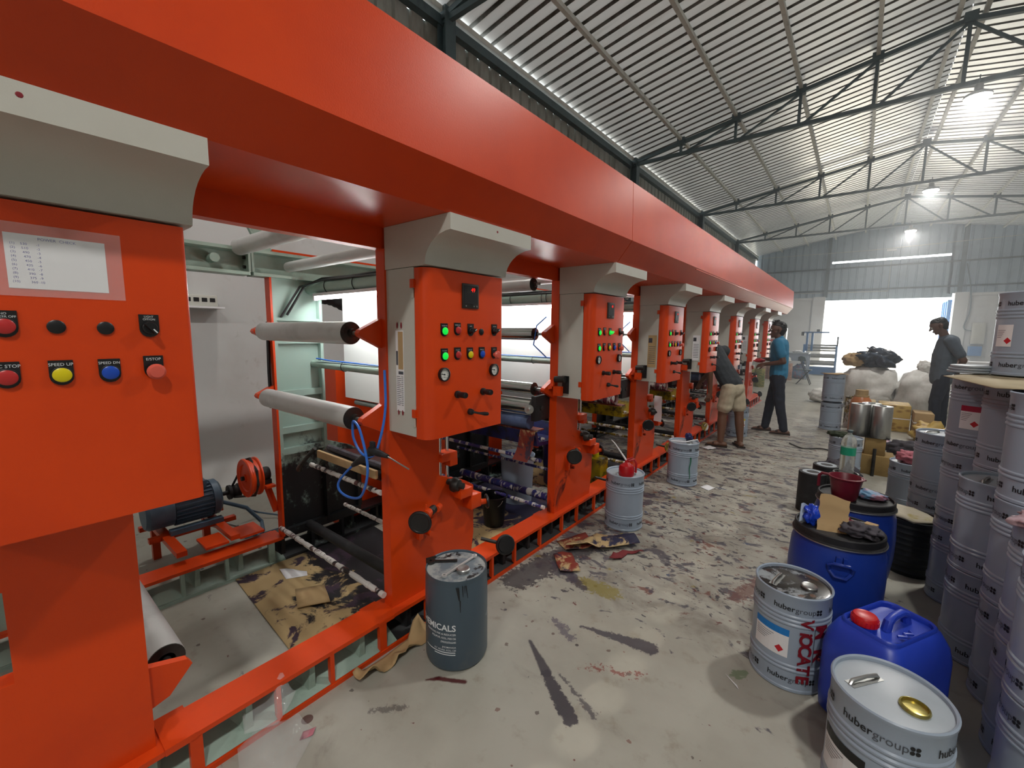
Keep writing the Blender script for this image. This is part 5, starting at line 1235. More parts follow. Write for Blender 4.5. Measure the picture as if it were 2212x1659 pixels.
sheet('tan_board', 'large tan hardboard sheet lying across the three-high drum stacks', 'board', [(.37, 3.2), (.455, 2.60), (.78, 2.40), (1.08, 2.8), (1.0, 3.55), (.62, 3.66)], M['tan_board'], 3 * HD + .001, .004, .006, seed=51)
drum(.71, 3.42, 3 * HD + .012, -.2, 'single tall-standing drum on top of the tan board, highest of all the drums', 'white', -.62, cap=None, group='stacked grey drums')
t = thing('drum_lid_stack', 'small stack of grey drum lids on the tan board left of the highest drum', 'lids', (.50, 3.46, 3 * HD + .012)); o = (.50, 3.46, 3 * HD + .012)
for k in range(3): B(o).lathe([(.001, 0), (.085, 0), (.09, .004), (.09, .012), (.082, .014), (.001, .014)], (.50 + .006 * k, 3.46, o[2] + .0145 * k), 30).obj('lid', M['drum_lid'], t)
lump('shiny_pouch', 'shiny brown and pink printed pouch lying on the right-edge drum', 'pouch', (.56, 2.17, 2 * HD - .006), (.10, .09, .035), M['bag'], .35, 52)
# ribbed black tub with a dirty board on it
t = thing('ribbed_tub', 'black ribbed tub with a dirty board on it behind the rear blue barrel', 'tub', (.375, 3.66, 0)); o = (.375, 3.66, 0)
pr = [(.001, 0), (.125, 0)]
for k in range(9): pr += [(.135 + .002 * k * .5, .02 + .036 * k), (.142 + .001 * k, .03 + .036 * k), (.135 + .001 * k, .042 + .036 * k)]
B(o).lathe(pr + [(.146, .345), (.148, .36), (.138, .36), (.13, .34), (.001, .34)], o, 36).obj('tub_body', M['tyre'], t)
sheet('dirty_board', 'dirty cream board with yellow ink lying on the black ribbed tub', 'board', [(.20, 3.62), (.36, 3.50), (.50, 3.60), (.38, 3.80), (.26, 3.80)], speckled('dirty_cream_board', 'b5ad98', '9a8a3c', .7, 0, 7, .55, .7), .361, .012, .006, seed=53)
drum(.45, 4.95, 0, .2, 'short grey drum with a pink rag on its lid behind the ribbed tub', group='grey metal drums', cap=None)
lump('pink_rag', 'crumpled pink rag on the lid of the grey drum behind the ribbed tub', 'rag', (.43, 4.93, HD - .011), (.085, .06, .055), M['pinkcloth'], .5, 54)

# ------------------------------------------------------------------ small things around the aisle
def black_roll(x, y, h, label):
    t = thing('rubber_roll', label, 'roll', (x, y, 0), 0, 'black rubber rolls'); o = (x, y, 0)
    B(o).lathe([(.045, .0), (.10, 0), (.101, .004), (.101, h - .004), (.098, h), (.075, h)], o, 36).obj('roll_cover', M['rubber'], t)
    B(o).lathe([(.075, h - .002), (.075, h + .001), (.046, h + .001), (.045, h - .06), (.045, .0), (.075, .0)], o, 36).obj('roll_core', M['drum_lid'], t)
black_roll(-.205, 4.39, .34, 'upright black rubber roll with a pale ring end, left of the maroon mug')
black_roll(-.125, 4.72, .34, 'upright black rubber roll just behind the other, its pale end showing')
lump('scrap_heap', 'dark tangled scraps lying behind the two black rubber rolls', 'scraps', (-.06, 5.15, 0), (.16, .13, .16), M['rag'], .5, 61)
t = thing('black_tub', 'low black tub under the water bottle', 'tub', (.015, 4.42, 0)); o = (.015, 4.42, 0)
B(o).lathe([(.001, 0), (.07, 0), (.082, .36), (.088, .365), (.088, .375), (.078, .375), (.07, .36), (.001, .36)], o, 28).obj('tub_body', M['black'], t)
t = thing('water_bottle', 'clear two-litre water bottle with a green label band', 'bottle', (.015, 4.42, .36)); o = (.015, 4.42, .36)
pr = [(.001, .004), (.03, .0), (.048, .01), (.052, .03)]
for k in range(5): pr += [(.049, .045 + .022 * k), (.052, .054 + .022 * k)]
pr += [(.049, .16), (.050, .165), (.050, .235), (.052, .24), (.052, .27), (.046, .30), (.03, .325), (.016, .338), (.015, .36), (.001, .36)]
B(o).lathe(pr, o, 32).obj('bottle_body', M['bottle'], t)
B(o).lathe([(.0515, .168), (.0515, .232)], o, 32).obj('bottle_label', M['bottle_label'], t)
B(o).lathe([(.001, .352), (.018, .352), (.018, .372), (.001, .374)], o, 20).obj('bottle_cap', M['girder'], t)
drum(-.01, 5.74, 0, .3, 'grey pail with a dark green flattened rag over its rim, behind the water bottle', cap=None, group='grey metal drums')
lump('green_rag', 'stiff dark green rag hanging over the pail behind the water bottle', 'rag', (-.07, 5.68, HD), (.10, .05, .03), speckled('dark_green_rag', '27321f', '3c4733', .8, 0, 14), .4, 62)
def carton(name, label, a, c):
    b = B(((a[0] + c[0]) / 2, (a[1] + c[1]) / 2, a[2])); b.box(a, c, .004)
    return tag(b.obj(name, speckled('brown_carton', '8f7648', '7a6238', .85, 0, 5), None), label, 'carton')
carton('carton', 'brown carton on the floor below the polished cylinders', (.13, 5.98, 0), (.41, 6.28, .21))
carton('carton', 'narrow brown carton standing on the lower carton under the polished cylinders', (.155, 6.03, .211), (.33, 6.25, .395))
for k, (x, y) in enumerate(((.09, 6.14), (.275, 6.10), (.185, 6.28))):
    t = thing('gravure_cylinder', ('polished steel cylinder standing upright, left of the pair on the carton', 'polished steel cylinder standing upright, right of the pair on the carton', 'polished steel cylinder standing behind the pair on the carton')[k], 'cylinder', (x, y, .396), 0, 'polished cylinders on the carton'); o = (x, y, .396)
    B(o).lathe([(.03, .0), (.086, 0), (.088, .003), (.088, .347), (.086, .35), (.035, .35), (.033, .33)], o, 36).obj('cylinder_shell', M['steel'], t)
    B(o).lathe([(.035, .349), (.034, .33), (.028, .33), (.028, .356), (.034, .356)], o, 24).obj('bore_ring', M['darksteel'], t)
t = thing('cylinder_tray', 'dark steel tray between the carton and the polished cylinders', 'tray', (.2, 6.16, .395)); 
b = B((.2, 6.16, .395)); b.box((.0, 6.02, .3951), (.37, 6.38, .3958)); b.obj('tray_plate', M['darksteel'], t, False)
b = B((.24, 5.9, .2)); b.cyl((.24, 5.93, .0), (.24, 5.93, .30), .016, n=12); tag(b.obj('steel_post', M['darksteel'], None), 'short dark steel pin standing in front of the lower carton', 'pin')
B((.5, 6.12, 0)).cyl((.43, 5.95, .026), (.64, 6.22, .026), .026, n=16).obj('steel_bar', M['darksteel'], None); tag(bpy.data.objects['steel_bar'], 'dark round steel bar lying on the floor right of the carton', 'bar')
lump('dark_rag', 'dark crumpled sheet on the floor behind the steel bar', 'rag', (.62, 7.3, 0), (.22, .14, .09), M['rag'], .5, 63)
sheet('red_scrap', 'flat red scrap on the floor beyond the steel bar', 'scrap', [(.33, 6.75), (.46, 6.70), (.52, 6.80), (.40, 6.86)], M['hazard'], .003, .002, .01, seed=64)
sheet('print_sheet', 'blue and white printed film lying in front of the yellow packs', 'film', [(.22, 7.7), (.5, 7.6), (.62, 7.9), (.36, 8.3), (.24, 8.1)], M['bluebag'], .003, .002, .05, seed=65)
B((-.4, 6.9, 0)).tube(smooth_path([(-.62, 6.95, .012), (-.45, 6.75, .01), (-.25, 6.9, .01), (-.1, 6.78, .012)]), .008, 6).obj('floor_cable', M['darksteel'], None); tag(bpy.data.objects['floor_cable'], 'short brown cable on the floor left of the green-ragged pail', 'cable')
for k in range(2):
    t = drum(-.24, 8.54, k * .46, .15 + .25 * k, ('lower grey pail of the two stacked in the far aisle', 'upper grey pail of the two stacked in the far aisle, with cardboard on top')[k], 'black' if 0 else None, 0, cap=None, group='two stacked pails')
sheet('lid_cardboard', 'flat cardboard laid on the upper of the two stacked pails', 'cardboard', [(-.42, 8.45), (-.2, 8.36), (-.06, 8.55), (-.22, 8.72)], M['card'], .46 + HD + .001, .006, .008, seed=66)
lump('pail_film', 'dark film squeezed between the two stacked pails', 'film', (-.24, 8.54, HD - .01), (.13, .13, .02), M['blackbag'], .2, 67)
bucket('inky_jar', 'olive ink-stained tin right of the two stacked pails', (.02, 9.0, 0), .10, .10, .50, M['rod_yellow'], False, 'tin')
t = thing('plastic_jar', 'orange-tinted plastic jar with a tan lid behind the polished cylinders', 'jar', (.12, 8.6, 0)); o = (.12, 8.6, 0)
B(o).lathe([(.001, 0), (.13, 0), (.135, .02), (.135, .42), (.125, .50), (.09, .56), (.001, .56)], o, 30).obj('jar_body', M['jar'], t)
B(o).lathe([(.001, .555), (.095, .555), (.095, .575), (.08, .58), (.08, .66), (.001, .66)], o, 30).obj('jar_lid', M['card'], t)
for k, (a, c, lab) in enumerate((((.36, 9.0, 0), (.74, 9.5, .42), 'strapped block of yellow printed packs right of the polished cylinders'), ((.14, 9.35, 0), (.33, 9.75, .40), 'narrow block of yellow printed packs directly behind the polished cylinders'), ((.76, 8.75, 0), (.98, 9.15, .36), 'dim block of brown packs at the feet of the silhouetted person'))):
    o = ((a[0] + c[0]) / 2, (a[1] + c[1]) / 2, 0); t = thing('pack_block', lab, 'packs', o, 0, 'blocks of printed packs')
    b = B(o); b.box(a, c, .015); b.obj('packs', M['yellow_print'] if k < 2 else M['card'], t)
    b = B(o); b.box((a[0] - .002, a[1] - .002, .20), (c[0] + .002, c[1] + .002, .215)); b.obj('strap', M['paper'], t, False)
lump('yellow_wrappers', 'heap of yellow and dark film scraps left of the leftmost drum stack', 'film scraps', (.92, 8.4, 0), (.2, .2, .15), M['yellow_print'], .5, 68)
lump('film_roll_bag', 'flattened pale plastic bag lying on the yellow packs', 'bag', (.33, 9.3, .42), (.16, .11, .05), M['film'], .3, 69)
# white sacks in front of the door
lump('white_sack', 'big white woven sack in front of the bright door, with a dark bag on it', 'sack', (.26, 11.6, 0), (.43, .38, .48), M['sack'], .20, 71, 'white sacks', boxy=.38)
lump('white_sack', 'white woven sack with a gathered neck right of the big sack', 'sack', (1.09, 11.4, 0), (.42, .36, .45), M['sack'], .20, 72, 'white sacks', boxy=.38)
lump('sack_neck', 'tied top of the right-hand white sack', 'sack', (1.04, 11.4, .82), (.10, .09, .12), M['sack'], .3, 73)
lump('white_sack', 'small white sack lying flat left of the two stacked pails', 'sack', (-.52, 11.9, 0), (.26, .24, .17), M['sack'], .2, 74, 'white sacks')
lump('dark_bag', 'shiny blue-black bag on top of the big white sack', 'bag', (.34, 11.55, .86), (.30, .24, .20), M['blackbag'], .5, 75)
lump('brown_bag', 'brownish bag beside the dark bag on the big white sack', 'bag', (.0, 11.6, .86), (.20, .2, .15), M['card'], .4, 76)
b = B((.36, 11.5, 1.1)); b.bar((.16, 11.5, 1.26), (.40, 11.5, 1.14), .09, .03); tag(b.obj('cardboard_tube', M['rag'], None, False), 'flattened dark tube sticking out of the bag on the big sack', 'tube')
# far end of the hall, left of the door
for k in range(4):
    o = (-2.45 + .24 * k, 16.9, 0); t = thing('printed_reel', 'brown printed reel, %s of the row of four at the far wall' % ('first', 'second', 'third', 'fourth')[k] + ' from the left', 'reel', o, 0, 'row of printed reels')
    B(o).lathe([(.03, 0), (.115, 0), (.118, .01), (.118, .55), (.115, .56), (.03, .56)], o, 26).obj('reel_body', M['reel_print'], t)
for k in range(2):
    o = (-2.35 + .24 * k, 14.1, 0); t = thing('printed_reel', ('left', 'right')[k] + ' green printed reel standing behind the man in turquoise', 'reel', o, 0, 'green printed reels')
    B(o).lathe([(.03, 0), (.115, 0), (.118, .01), (.118, .52), (.115, .53), (.03, .53)], o, 26).obj('reel_body', M['green_print'], t)
t = thing('work_table', 'long grey work table at the far wall left of the door', 'table', (-2.3, 17.9, 0)); o = (-2.3, 17.9, 0)
b = B(o); b.box((-3.3, 17.5, .86), (-1.25, 18.3, .90)); b.obj('tabletop', M['drum_lid'], t, False)
b = B(o); b.box((-3.28, 17.52, .62), (-1.27, 17.54, .86)); b.obj('front_apron', M['drum'], t, False)
for x in (-3.27, -1.3):
    for y in (17.53, 18.25):
        b = B(o); b.box((x, y, 0), (x + .05, y + .05, .86)); b.obj('leg', M['drum'], t, False)
lump('white_bundle', 'white cloth bundle lying in front of the far work table', 'bundle', (-1.95, 17.0, .56), (.26, .2, .13), M['sack'], .3, 77)
lump('blue_bundle', 'blue plastic bundle under the far work table', 'bundle', (-1.5, 17.72, 0), (.24, .12, .26), M['bluebag'], .3, 78)
for k in range(3): lump('table_clutter', ('flat grey scrap on the left of the far work table', 'dark scrap in the middle of the far work table', 'pale scrap on the right of the far work table')[k], 'scrap', (-2.6 + .5 * k, 17.8, .90), (.14, .1, .04), M[('steel', 'rag', 'paper')[k]], .4, 79 + k)
t = thing('wall_cabinet', 'tall pale cabinet with a red stripe behind the head of the man in turquoise', 'cabinet', (-2.6, 19.6, 0)); o = (-2.6, 19.6, 0)
b = B(o); b.box((-3.1, 19.4, 0), (-2.15, 19.8, 1.75)); b.obj('cabinet_body', M['white'], t, False)
b = B(o); b.box((-3.0, 19.385, 1.25), (-2.42, 19.4, 1.33)); b.obj('red_stripe', M['red_btn'], t, False)
b = B(o); b.box((-2.33, 19.38, .2), (-2.29, 19.4, 1.7)); b.obj('door_gap', M['girder'], t, False)
t = thing('slitting_machine', 'blue slitting machine with cross rollers, silhouetted against the left door jamb', 'machine', (-1.1, 20.2, 0)); o = (-1.1, 20.2, 0)
for x in (-1.62, -.62):
    b = B(o); b.box((x, 20.0, 0), (x + .06, 20.5, 1.15)); b.obj('side_plate', M['machine_blue'], t, False)
b = B(o)
for x in (-1.56, -1.40): b.box((x, 20.1, .9), (x + .07, 20.2, 1.62))
b.box((-1.70, 20.1, 1.58), (-.85, 20.2, 1.63)); b.obj('upright', M['machine_blue'], t, False)
b = B(o); b.box((-.60, 20.0, 1.1), (-.55, 20.1, 1.45)); b.box((-1.72, 20.05, 1.48), (-1.62, 20.2, 1.62)); b.cyl((-1.2, 20.15, 1.63), (-1.2, 20.15, 1.72), .05); b.obj('fittings', M['darksteel'], t, False)
for z, r in ((1.12, .035), (1.02, .05), (.92, .03), (.72, .08), (.45, .09), (.2, .05)):
    b = B(o); b.cyl((-1.56, 20.2, z), (-.62, 20.2, z), r, n=18); b.obj('cross_roller', M['steel'], t)
b = B(o); b.box((-1.56, 20.15, 0), (-.62, 20.3, .3)); b.obj('front_guard', M['machine_blue'], t, False)
t = thing('folding_chair', 'dark folding metal chair in front of the slitting machine', 'chair', (-1.15, 15.9, 0)); o = (-1.15, 15.9, 0)
b = B(o); b.prism([(-1.40, .70), (-1.18, .70), (-1.22, .82), (-1.32, .86), (-1.40, .82)], 'y', 15.96, 15.98); b.obj('backrest', M['girder'], t, False)
b = B(o); b.box((-1.42, 15.7, .43), (-1.02, 16.05, .455)); b.obj('seat', M['girder'], t, False)
for y in (15.7, 16.04):
    b = B(o); b.tube([(-1.35, y, .84), (-1.02, y, .0)], .013, 6); b.obj('leg', M['darksteel'], t)
    b = B(o); b.tube([(-1.06, y, .44), (-1.38, y, .0)], .013, 6); b.obj('leg', M['darksteel'], t)
# right of the door
t = thing('side_table', 'small white-topped table right of the silhouetted person, by the door jamb', 'table', (2.2, 16.2, 0)); o = (2.2, 16.2, 0)
b = B(o); b.box((1.75, 15.9, .82), (2.8, 16.5, .86)); b.obj('tabletop', M['paper'], t, False)
for x in (1.78, 2.72):
    for y in (15.93, 16.43):
        b = B(o); b.box((x, y, 0), (x + .045, y + .045, .82)); b.obj('leg', M['paper'], t, False)
lump('white_bag', 'white bag lying on the small table by the door jamb', 'bag', (2.05, 16.2, .86), (.24, .16, .06), M['sack'], .3, 83)
t = thing('electric_box', 'pale wall switch box right of the door with a blue box below', 'switch box', (3.6, YG - .1, 1.6)); o = (3.6, YG - .1, 1.6)
b = B(o); b.box((3.75, YG - .2, 1.2), (4.15, YG - .001, 2.1), .01); b.obj('box_body', M['white'], t)
b = B(o); b.box((3.72, YG - .35, .7), (4.1, YG - .01, 1.1), .01); b.obj('lower_box', M['machine_blue'], t)
b = B((3.6, YG - .1, 3)); b.tube(smooth_path([(3.35, YG - .16, 4.6), (3.55, YG - .16, 3.6), (3.62, YG - .16, 2.6), (3.5, YG - .16, 1.9), (3.75, YG - .1, 1.75)]), .02, 6); tag(b.obj('wall_cable', M['girder'], None), 'dark cable hanging down the wall right of the door', 'cable')
b = B((0, YG - .15, 3.7)); b.tube([(XL + 1, YG + .03, 3.62), (-1.6, YG + .03, 3.60), (.9, YG + .03, 3.58)], .018, 6); b.tube([(.9, YG + .03, 3.58), (.9, YG + .03, 5.05)], .012, 6); tag(b.obj('gable_conduit', M['purlin'], None), 'thin conduit running along the gable sheet above the door', 'conduit')
t = thing('wall_lamp', 'small white strip lamp on the gable wall above the slot of light', 'lamp', (.85, YG - .1, 5.4)); b = B((.85, YG - .1, 5.4)); b.box((.7, YG - .12, 5.38), (1.05, YG - .02, 5.46)); b.obj('lamp_body', M['paper'], t, False)
B((0, 24, 5.2)).tube([(XL, 24.5, 5.2), (0, 24.5, 5.15), (XR, 24.5, 5.3)], .012, 5).obj('overhead_wire', M['purlin'], None); tag(bpy.data.objects['overhead_wire'], 'thin pale wire stretched across the hall before the gable wall', 'wire')

# ------------------------------------------------------------------ people
def capsule(bm, p, q, r0, r1, sq=None, n=14):
    """tapered round-ended limb piece; sq = (axis, factor) widens it sideways"""
    p = Vector(p); q = Vector(q); d = q - p; L = d.length
    d = d / L if L > 1e-6 else Vector((0, 0, 1)); u = d.orthogonal().normalized(); v = d.cross(u); rs = []
    for k in range(5): a = PI / 2 * (k / 5) ; rs.append((p - d * r0 * math.cos(a), r0 * max(math.sin(a), .02)))
    rs.append((p, r0)); rs.append((q, r1))
    for k in range(1, 6): a = PI / 2 * k / 5; rs.append((q + d * r1 * math.sin(a), r1 * max(math.cos(a), .02)))
    L_ = []
    ax = Vector(sq[0]).normalized() if sq else None
    for c, r in rs:
        ring = []
        for i in range(n):
            t = 2 * PI * i / n; off = (u * math.cos(t) + v * math.sin(t)) * r
            if sq: off += ax * off.dot(ax) * (sq[1] - 1)
            ring.append(bm.verts.new(c + off))
        L_.append(ring)
    for a, b_ in zip(L_, L_[1:]):
        for i in range(n): bm.faces.new([a[i], a[(i + 1) % n], b_[(i + 1) % n], b_[i]])
    bm.faces.new(list(reversed(L_[0]))); bm.faces.new(L_[-1])
def fleshed(name, segs, mat, parent, vox=.007, it=3, fold=0):
    """one continuous skin over the limb pieces"""
    bm = bmesh.new()
    for s in segs: capsule(bm, *s)
    o = parent.location
    for v in bm.verts: v.co -= o
    bmesh.ops.recalc_face_normals(bm, faces=bm.faces)
    me = bpy.data.meshes.new('raw'); bm.to_mesh(me); bm.free()
    ob = bpy.data.objects.new('raw', me); COL.objects.link(ob)
    m = ob.modifiers.new('r', 'REMESH'); m.mode = 'VOXEL'; m.voxel_size = vox; m.use_smooth_shade = True
    m = ob.modifiers.new('s', 'SMOOTH'); m.iterations = it; m.factor = .5
    dg = bpy.context.evaluated_depsgraph_get(); res = bpy.data.meshes.new_from_object(ob.evaluated_get(dg))
    bpy.data.objects.remove(ob); bpy.data.meshes.remove(me)
    if fold:
        new = [v.co + v.normal * noise.noise(Vector((v.co.x * 9, v.co.y * 9, v.co.z * 16))) * fold for v in res.vertices]
        for v, q in zip(res.vertices, new): v.co = q
    res.name = name; res.materials.clear(); res.materials.append(mat)
    for p in res.polygons: p.use_smooth = True
    ob = bpy.data.objects.new(name, res); COL.objects.link(ob); ob.parent = parent; return ob
def hand(w, d, nrm, curl=.5, s=1.0):
    """palm, four unequal bent fingers and a thumb from wrist w along d; nrm = back of the hand"""
    w = Vector(w); d = Vector(d).normalized(); n = Vector(nrm); n = (n - d * n.dot(d)).normalized(); sd = d.cross(n); S = []
    k = w + d * .085 * s
    S.append((w, w + d * .03 * s, .021 * s, .024 * s, (sd, 1.3)))
    S.append((w + d * .035 * s, k - d * .01, .021 * s, .019 * s, (sd, 1.75)))
    for i, (off, ln) in enumerate(((-.030, .068), (-.010, .078), (.010, .072), (.029, .056))):
        p = k + sd * off * s - d * .006; dd = d
        for j, f in enumerate((.45, .32, .23)):
            ang = curl * (.55 + .5 * j); e = d * math.cos(ang * (j + 1) * .6) - n * math.sin(ang * (j + 1) * .6)
            q = p + (e + sd * off * .9).normalized() * ln * f * s; S.append((p, q, (.0095 - .001 * j) * s, (.0088 - .001 * j) * s)); p = q
    p = w + d * .03 * s - sd * .03 * s; q = p + (d * .6 - sd * .65 - n * .3).normalized() * .036 * s; S.append((p, q, .0115 * s, .0105 * s)); S.append((q, q + (d * .85 - sd * .2 - n * .45).normalized() * .032 * s, .0105 * s, .0085 * s))
    return S
def head(c, f, up=(0, 0, 1), s=1.0):
    """skull, jaw, brow, nose, lips, ears; f = facing"""
    c = Vector(c); f = Vector(f).normalized(); u = Vector(up).normalized(); f = (f - u * f.dot(u)).normalized(); sd = u.cross(f); S = []
    S += [(c + u * .035 * s - f * .02 * s, c + u * .03 * s + f * .025 * s, .083 * s, .078 * s, (sd, .92)), (c - u * .03 * s + f * .03 * s, c - u * .075 * s + f * .048 * s, .060 * s, .034 * s, (sd, 1.05)),
          (c - u * .095 * s + f * .055 * s, c - u * .098 * s + f * .062 * s, .022 * s, .02 * s, (sd, 1.2))]
    S += [(c + u * .012 * s + f * .098 * s, c - u * .024 * s + f * .118 * s, .009 * s, .014 * s), (c - u * .026 * s + f * .104 * s - sd * .012 * s, c - u * .026 * s + f * .104 * s + sd * .012 * s, .0085 * s, .0085 * s)]
    S += [(c + u * .028 * s + f * .088 * s - sd * .038 * s, c + u * .028 * s + f * .088 * s + sd * .038 * s, .012 * s, .012 * s)]
    S += [(c - u * .055 * s + f * .090 * s - sd * .018 * s, c - u * .055 * s + f * .090 * s + sd * .018 * s, .008 * s, .008 * s), (c - u * .066 * s + f * .087 * s - sd * .015 * s, c - u * .066 * s + f * .087 * s + sd * .015 * s, .009 * s, .009 * s)]
    for q in (-1, 1): S.append((c + sd * q * .078 * s - u * .03 * s - f * .005 * s, c + sd * q * .082 * s + u * .012 * s - f * .015 * s, .010 * s, .015 * s, (f, 1.5)))
    return S, sd, f, u
def eyes(c, sd, f, u, t, s=1.0):
    for q in (-1, 1):
        o = t.location; p = Vector(c) + sd * q * .031 * s + u * .008 * s + f * .088 * s
        B(o).ball(p, .0115 * s, n=12, m=8).obj('eye', M['gauge'], t)
        bb = B(o); bb.ball(p + f * .0075 * s, .0058 * s, n=10, m=6); bb.obj('iris', M['eye'], t)
def hair(c, sd, f, u, t, seed, fluff=.012, s=1.0, front=.02):
    """short hair over crown, back and sides"""
    c = Vector(c); S = [(c + u * .058 * s - f * .035 * s, c + u * .068 * s + f * front * s, .080 * s, .066 * s, (sd, .98)), (c + u * .01 * s - f * .055 * s, c - u * .035 * s - f * .05 * s, .066 * s, .05 * s, (sd, 1.15))]
    rnd = random.Random(seed)
    for k in range(34):
        a = rnd.uniform(0, 2 * PI); e = rnd.uniform(.15, 1.5); d = (f * math.cos(a) + sd * math.sin(a)) * math.cos(e) + u * math.sin(e)
        if d.dot(f) > .72: continue
        p = c + u * .05 * s + d * .074 * s; S.append((p, p + d * fluff + f * fluff * .6 * rnd.random(), .012, .005))
    return fleshed('hair', S, M['hair'], t, .006, 1)
V = Vector
# --- man in turquoise
t = thing('person', 'standing man in a turquoise polo shirt and dark jeans, forearms raised with a cloth', 'person', (-.92, 7.63, 0))
c = V((-.955, 7.615, 1.565)); fc = V((-1, -.32, -.12))
H, sd, f, u = head(c, fc, (.05, 0, 1))
hR, hL, kR, kL, aR, aL = V((-.905, 7.72, .86)), V((-.895, 7.545, .86)), V((-.985, 7.72, .47)), V((-.845, 7.55, .47)), V((-1.03, 7.70, .075)), V((-.765, 7.565, .075))
sL, sR, eL, eR, wL, wR = V((-.915, 7.435, 1.375)), V((-.925, 7.82, 1.375)), V((-.825, 7.41, 1.105)), V((-.90, 7.87, 1.10)), V((-1.06, 7.45, 1.055)), V((-1.11, 7.77, 1.12))
Yx = (0, 1, 0)
body = H + [(c - u * .07 - f * .01, V((-.915, 7.628, 1.40)), .050, .056), (V((-.91, 7.63, 1.32)), V((-.90, 7.63, 1.05)), .105, .095, (Yx, 1.45)), (V((-.90, 7.63, 1.05)), V((-.90, 7.63, .90)), .095, .105, (Yx, 1.4)),
        (sL, eL, .047, .040), (eL, wL, .040, .027), (sR, eR, .047, .040), (eR, wR, .040, .027)] + hand(wL, (-1, .05, -.25), (-.2, -.5, .8), .7) + hand(wR, (-1, -.05, 0), (-.1, .3, .9), .6)
for h_, k_, a_ in ((hR, kR, aR), (hL, kL, aL)):
    body += [(h_, k_, .078, .055), (k_, a_, .053, .037)]
for a_, d in ((aR, V((-1, -.08, 0))), (aL, V((-1, -.10, 0)))):
    d.normalize(); body += [(a_ - d * .05 - V((0, 0, .042)), a_ + d * .06 - V((0, 0, .038)), .034, .036, (Yx, 1.0)), (a_ + d * .05 - V((0, 0, .045)), a_ + d * .155 - V((0, 0, .055)), .032, .018, (Yx, 1.5))]
fleshed('body', body, M['skin'], t)
hair(c, sd, f, u, t, 5, .035); eyes(c, sd, f, u, t)
fleshed('polo_shirt', [(V((-.912, 7.63, 1.345)), V((-.905, 7.63, 1.16)), .118, .122, (Yx, 1.52)), (V((-.905, 7.63, 1.16)), V((-.895, 7.63, .885)), .122, .120, (Yx, 1.42)), (V((-.915, 7.48, 1.385)), V((-.92, 7.78, 1.385)), .068, .068),
    (sL, sL.lerp(eL, .62), .072, .066), (sR, sR.lerp(eR, .62), .072, .066), (V((-.915, 7.628, 1.385)), V((-.92, 7.625, 1.43)), .074, .066)], M['shirt_blue'], t, .008, 3, .007)
fleshed('jeans', [(V((-.90, 7.63, .93)), V((-.90, 7.63, .84)), .108, .118, (Yx, 1.36))] + [s for h_, k_, a_ in ((hR, kR, aR), (hL, kL, aL)) for s in ((h_, k_, .096, .072), (k_, a_ + V((0, 0, .0)), .070, .058))], M['trousers'], t, .008, 3, .006)
for a_, d in ((aR, V((-1, -.08, 0))), (aL, V((-1, -.10, 0)))):
    d.normalize(); bb = B(t.location); bb.bar(V((a_.x, a_.y, .009)) - d * .09, V((a_.x, a_.y, .009)) + d * .185, .092, .016); bb.bar(V((a_.x, a_.y, .05)) + d * .085 - V((0, .048, 0)), V((a_.x, a_.y, .05)) + d * .085 + V((0, .048, 0)), .03, .012); bb.obj('sandal', M['sandal'], t, False)
lump('red_cloth', 'red and pink cloth held in the hands of the man in turquoise', 'cloth', (-1.16, 7.58, 1.075), (.07, .12, .03), M['hazard'], .4, 91)
# --- bending man
t = thing('person', 'man in charcoal T-shirt and beige shorts bending into the machine', 'person', (-1.22, 6.3, 0))
hp = V((-1.25, 6.31, .80)); ch = V((-1.545, 6.43, 1.235)); nk = V((-1.69, 6.49, 1.30)); c = V((-1.83, 6.54, 1.25)); td = (ch - hp).normalized()
Sx = V((.3, .95, 0)).normalized()      # sideways across his back
H, sd, f, u = head(c, (-.75, .25, -.75), (-.8, .3, .6))
sL, sR = ch + V((-.06, -.17, .03)), ch + V((.09, .17, .03))
eL, wL = V((-1.53, 6.22, .965)), V((-1.515, 6.24, .70)); eR, wR = V((-1.62, 6.68, .98)), V((-1.76, 6.66, .8))
hL, hR, kL, kR, aL, aR = hp + V((-.03, -.085, -.02)), hp + V((.03, .085, -.02)), V((-1.335, 6.20, .44)), V((-1.165, 6.36, .44)), V((-1.325, 6.15, .075)), V((-1.12, 6.32, .075))
body = H + [(c - u * .06, nk, .050, .056), (ch, ch.lerp(hp, .5), .115, .098, (Sx, 1.3)), (ch.lerp(hp, .5), hp, .098, .11, (Sx, 1.3)),
    (sL, eL, .05, .042), (eL, wL, .042, .028), (sR, eR, .05, .042), (eR, wR, .042, .028)] + hand(wL, (-.25, -.15, -1), (.6, -.7, 0), .6) + hand(wR, (-.3, 0, -1), (.5, -.5, 0), .6)
for h_, k_, a_ in ((hL, kL, aL), (hR, kR, aR)): body += [(h_, k_, .085, .060), (k_, k_.lerp(a_, .35), .056, .058), (k_.lerp(a_, .35), a_, .058, .036)]
FD = ((aL, V((-1, -.15, 0))), (aR, V((-.45, .9, 0))))
for a_, d in FD:
    d.normalize(); body += [(a_ - d * .05 - V((0, 0, .038)), a_ + d * .06 - V((0, 0, .034)), .034, .036), (a_ + d * .05 - V((0, 0, .040)), a_ + d * .15 - V((0, 0, .050)), .033, .018, (d.cross(V((0, 0, 1))), 1.5))]
fleshed('body', body, M['skin2'], t)
hair(c, sd, f, u, t, 6); eyes(c, sd, f, u, t)
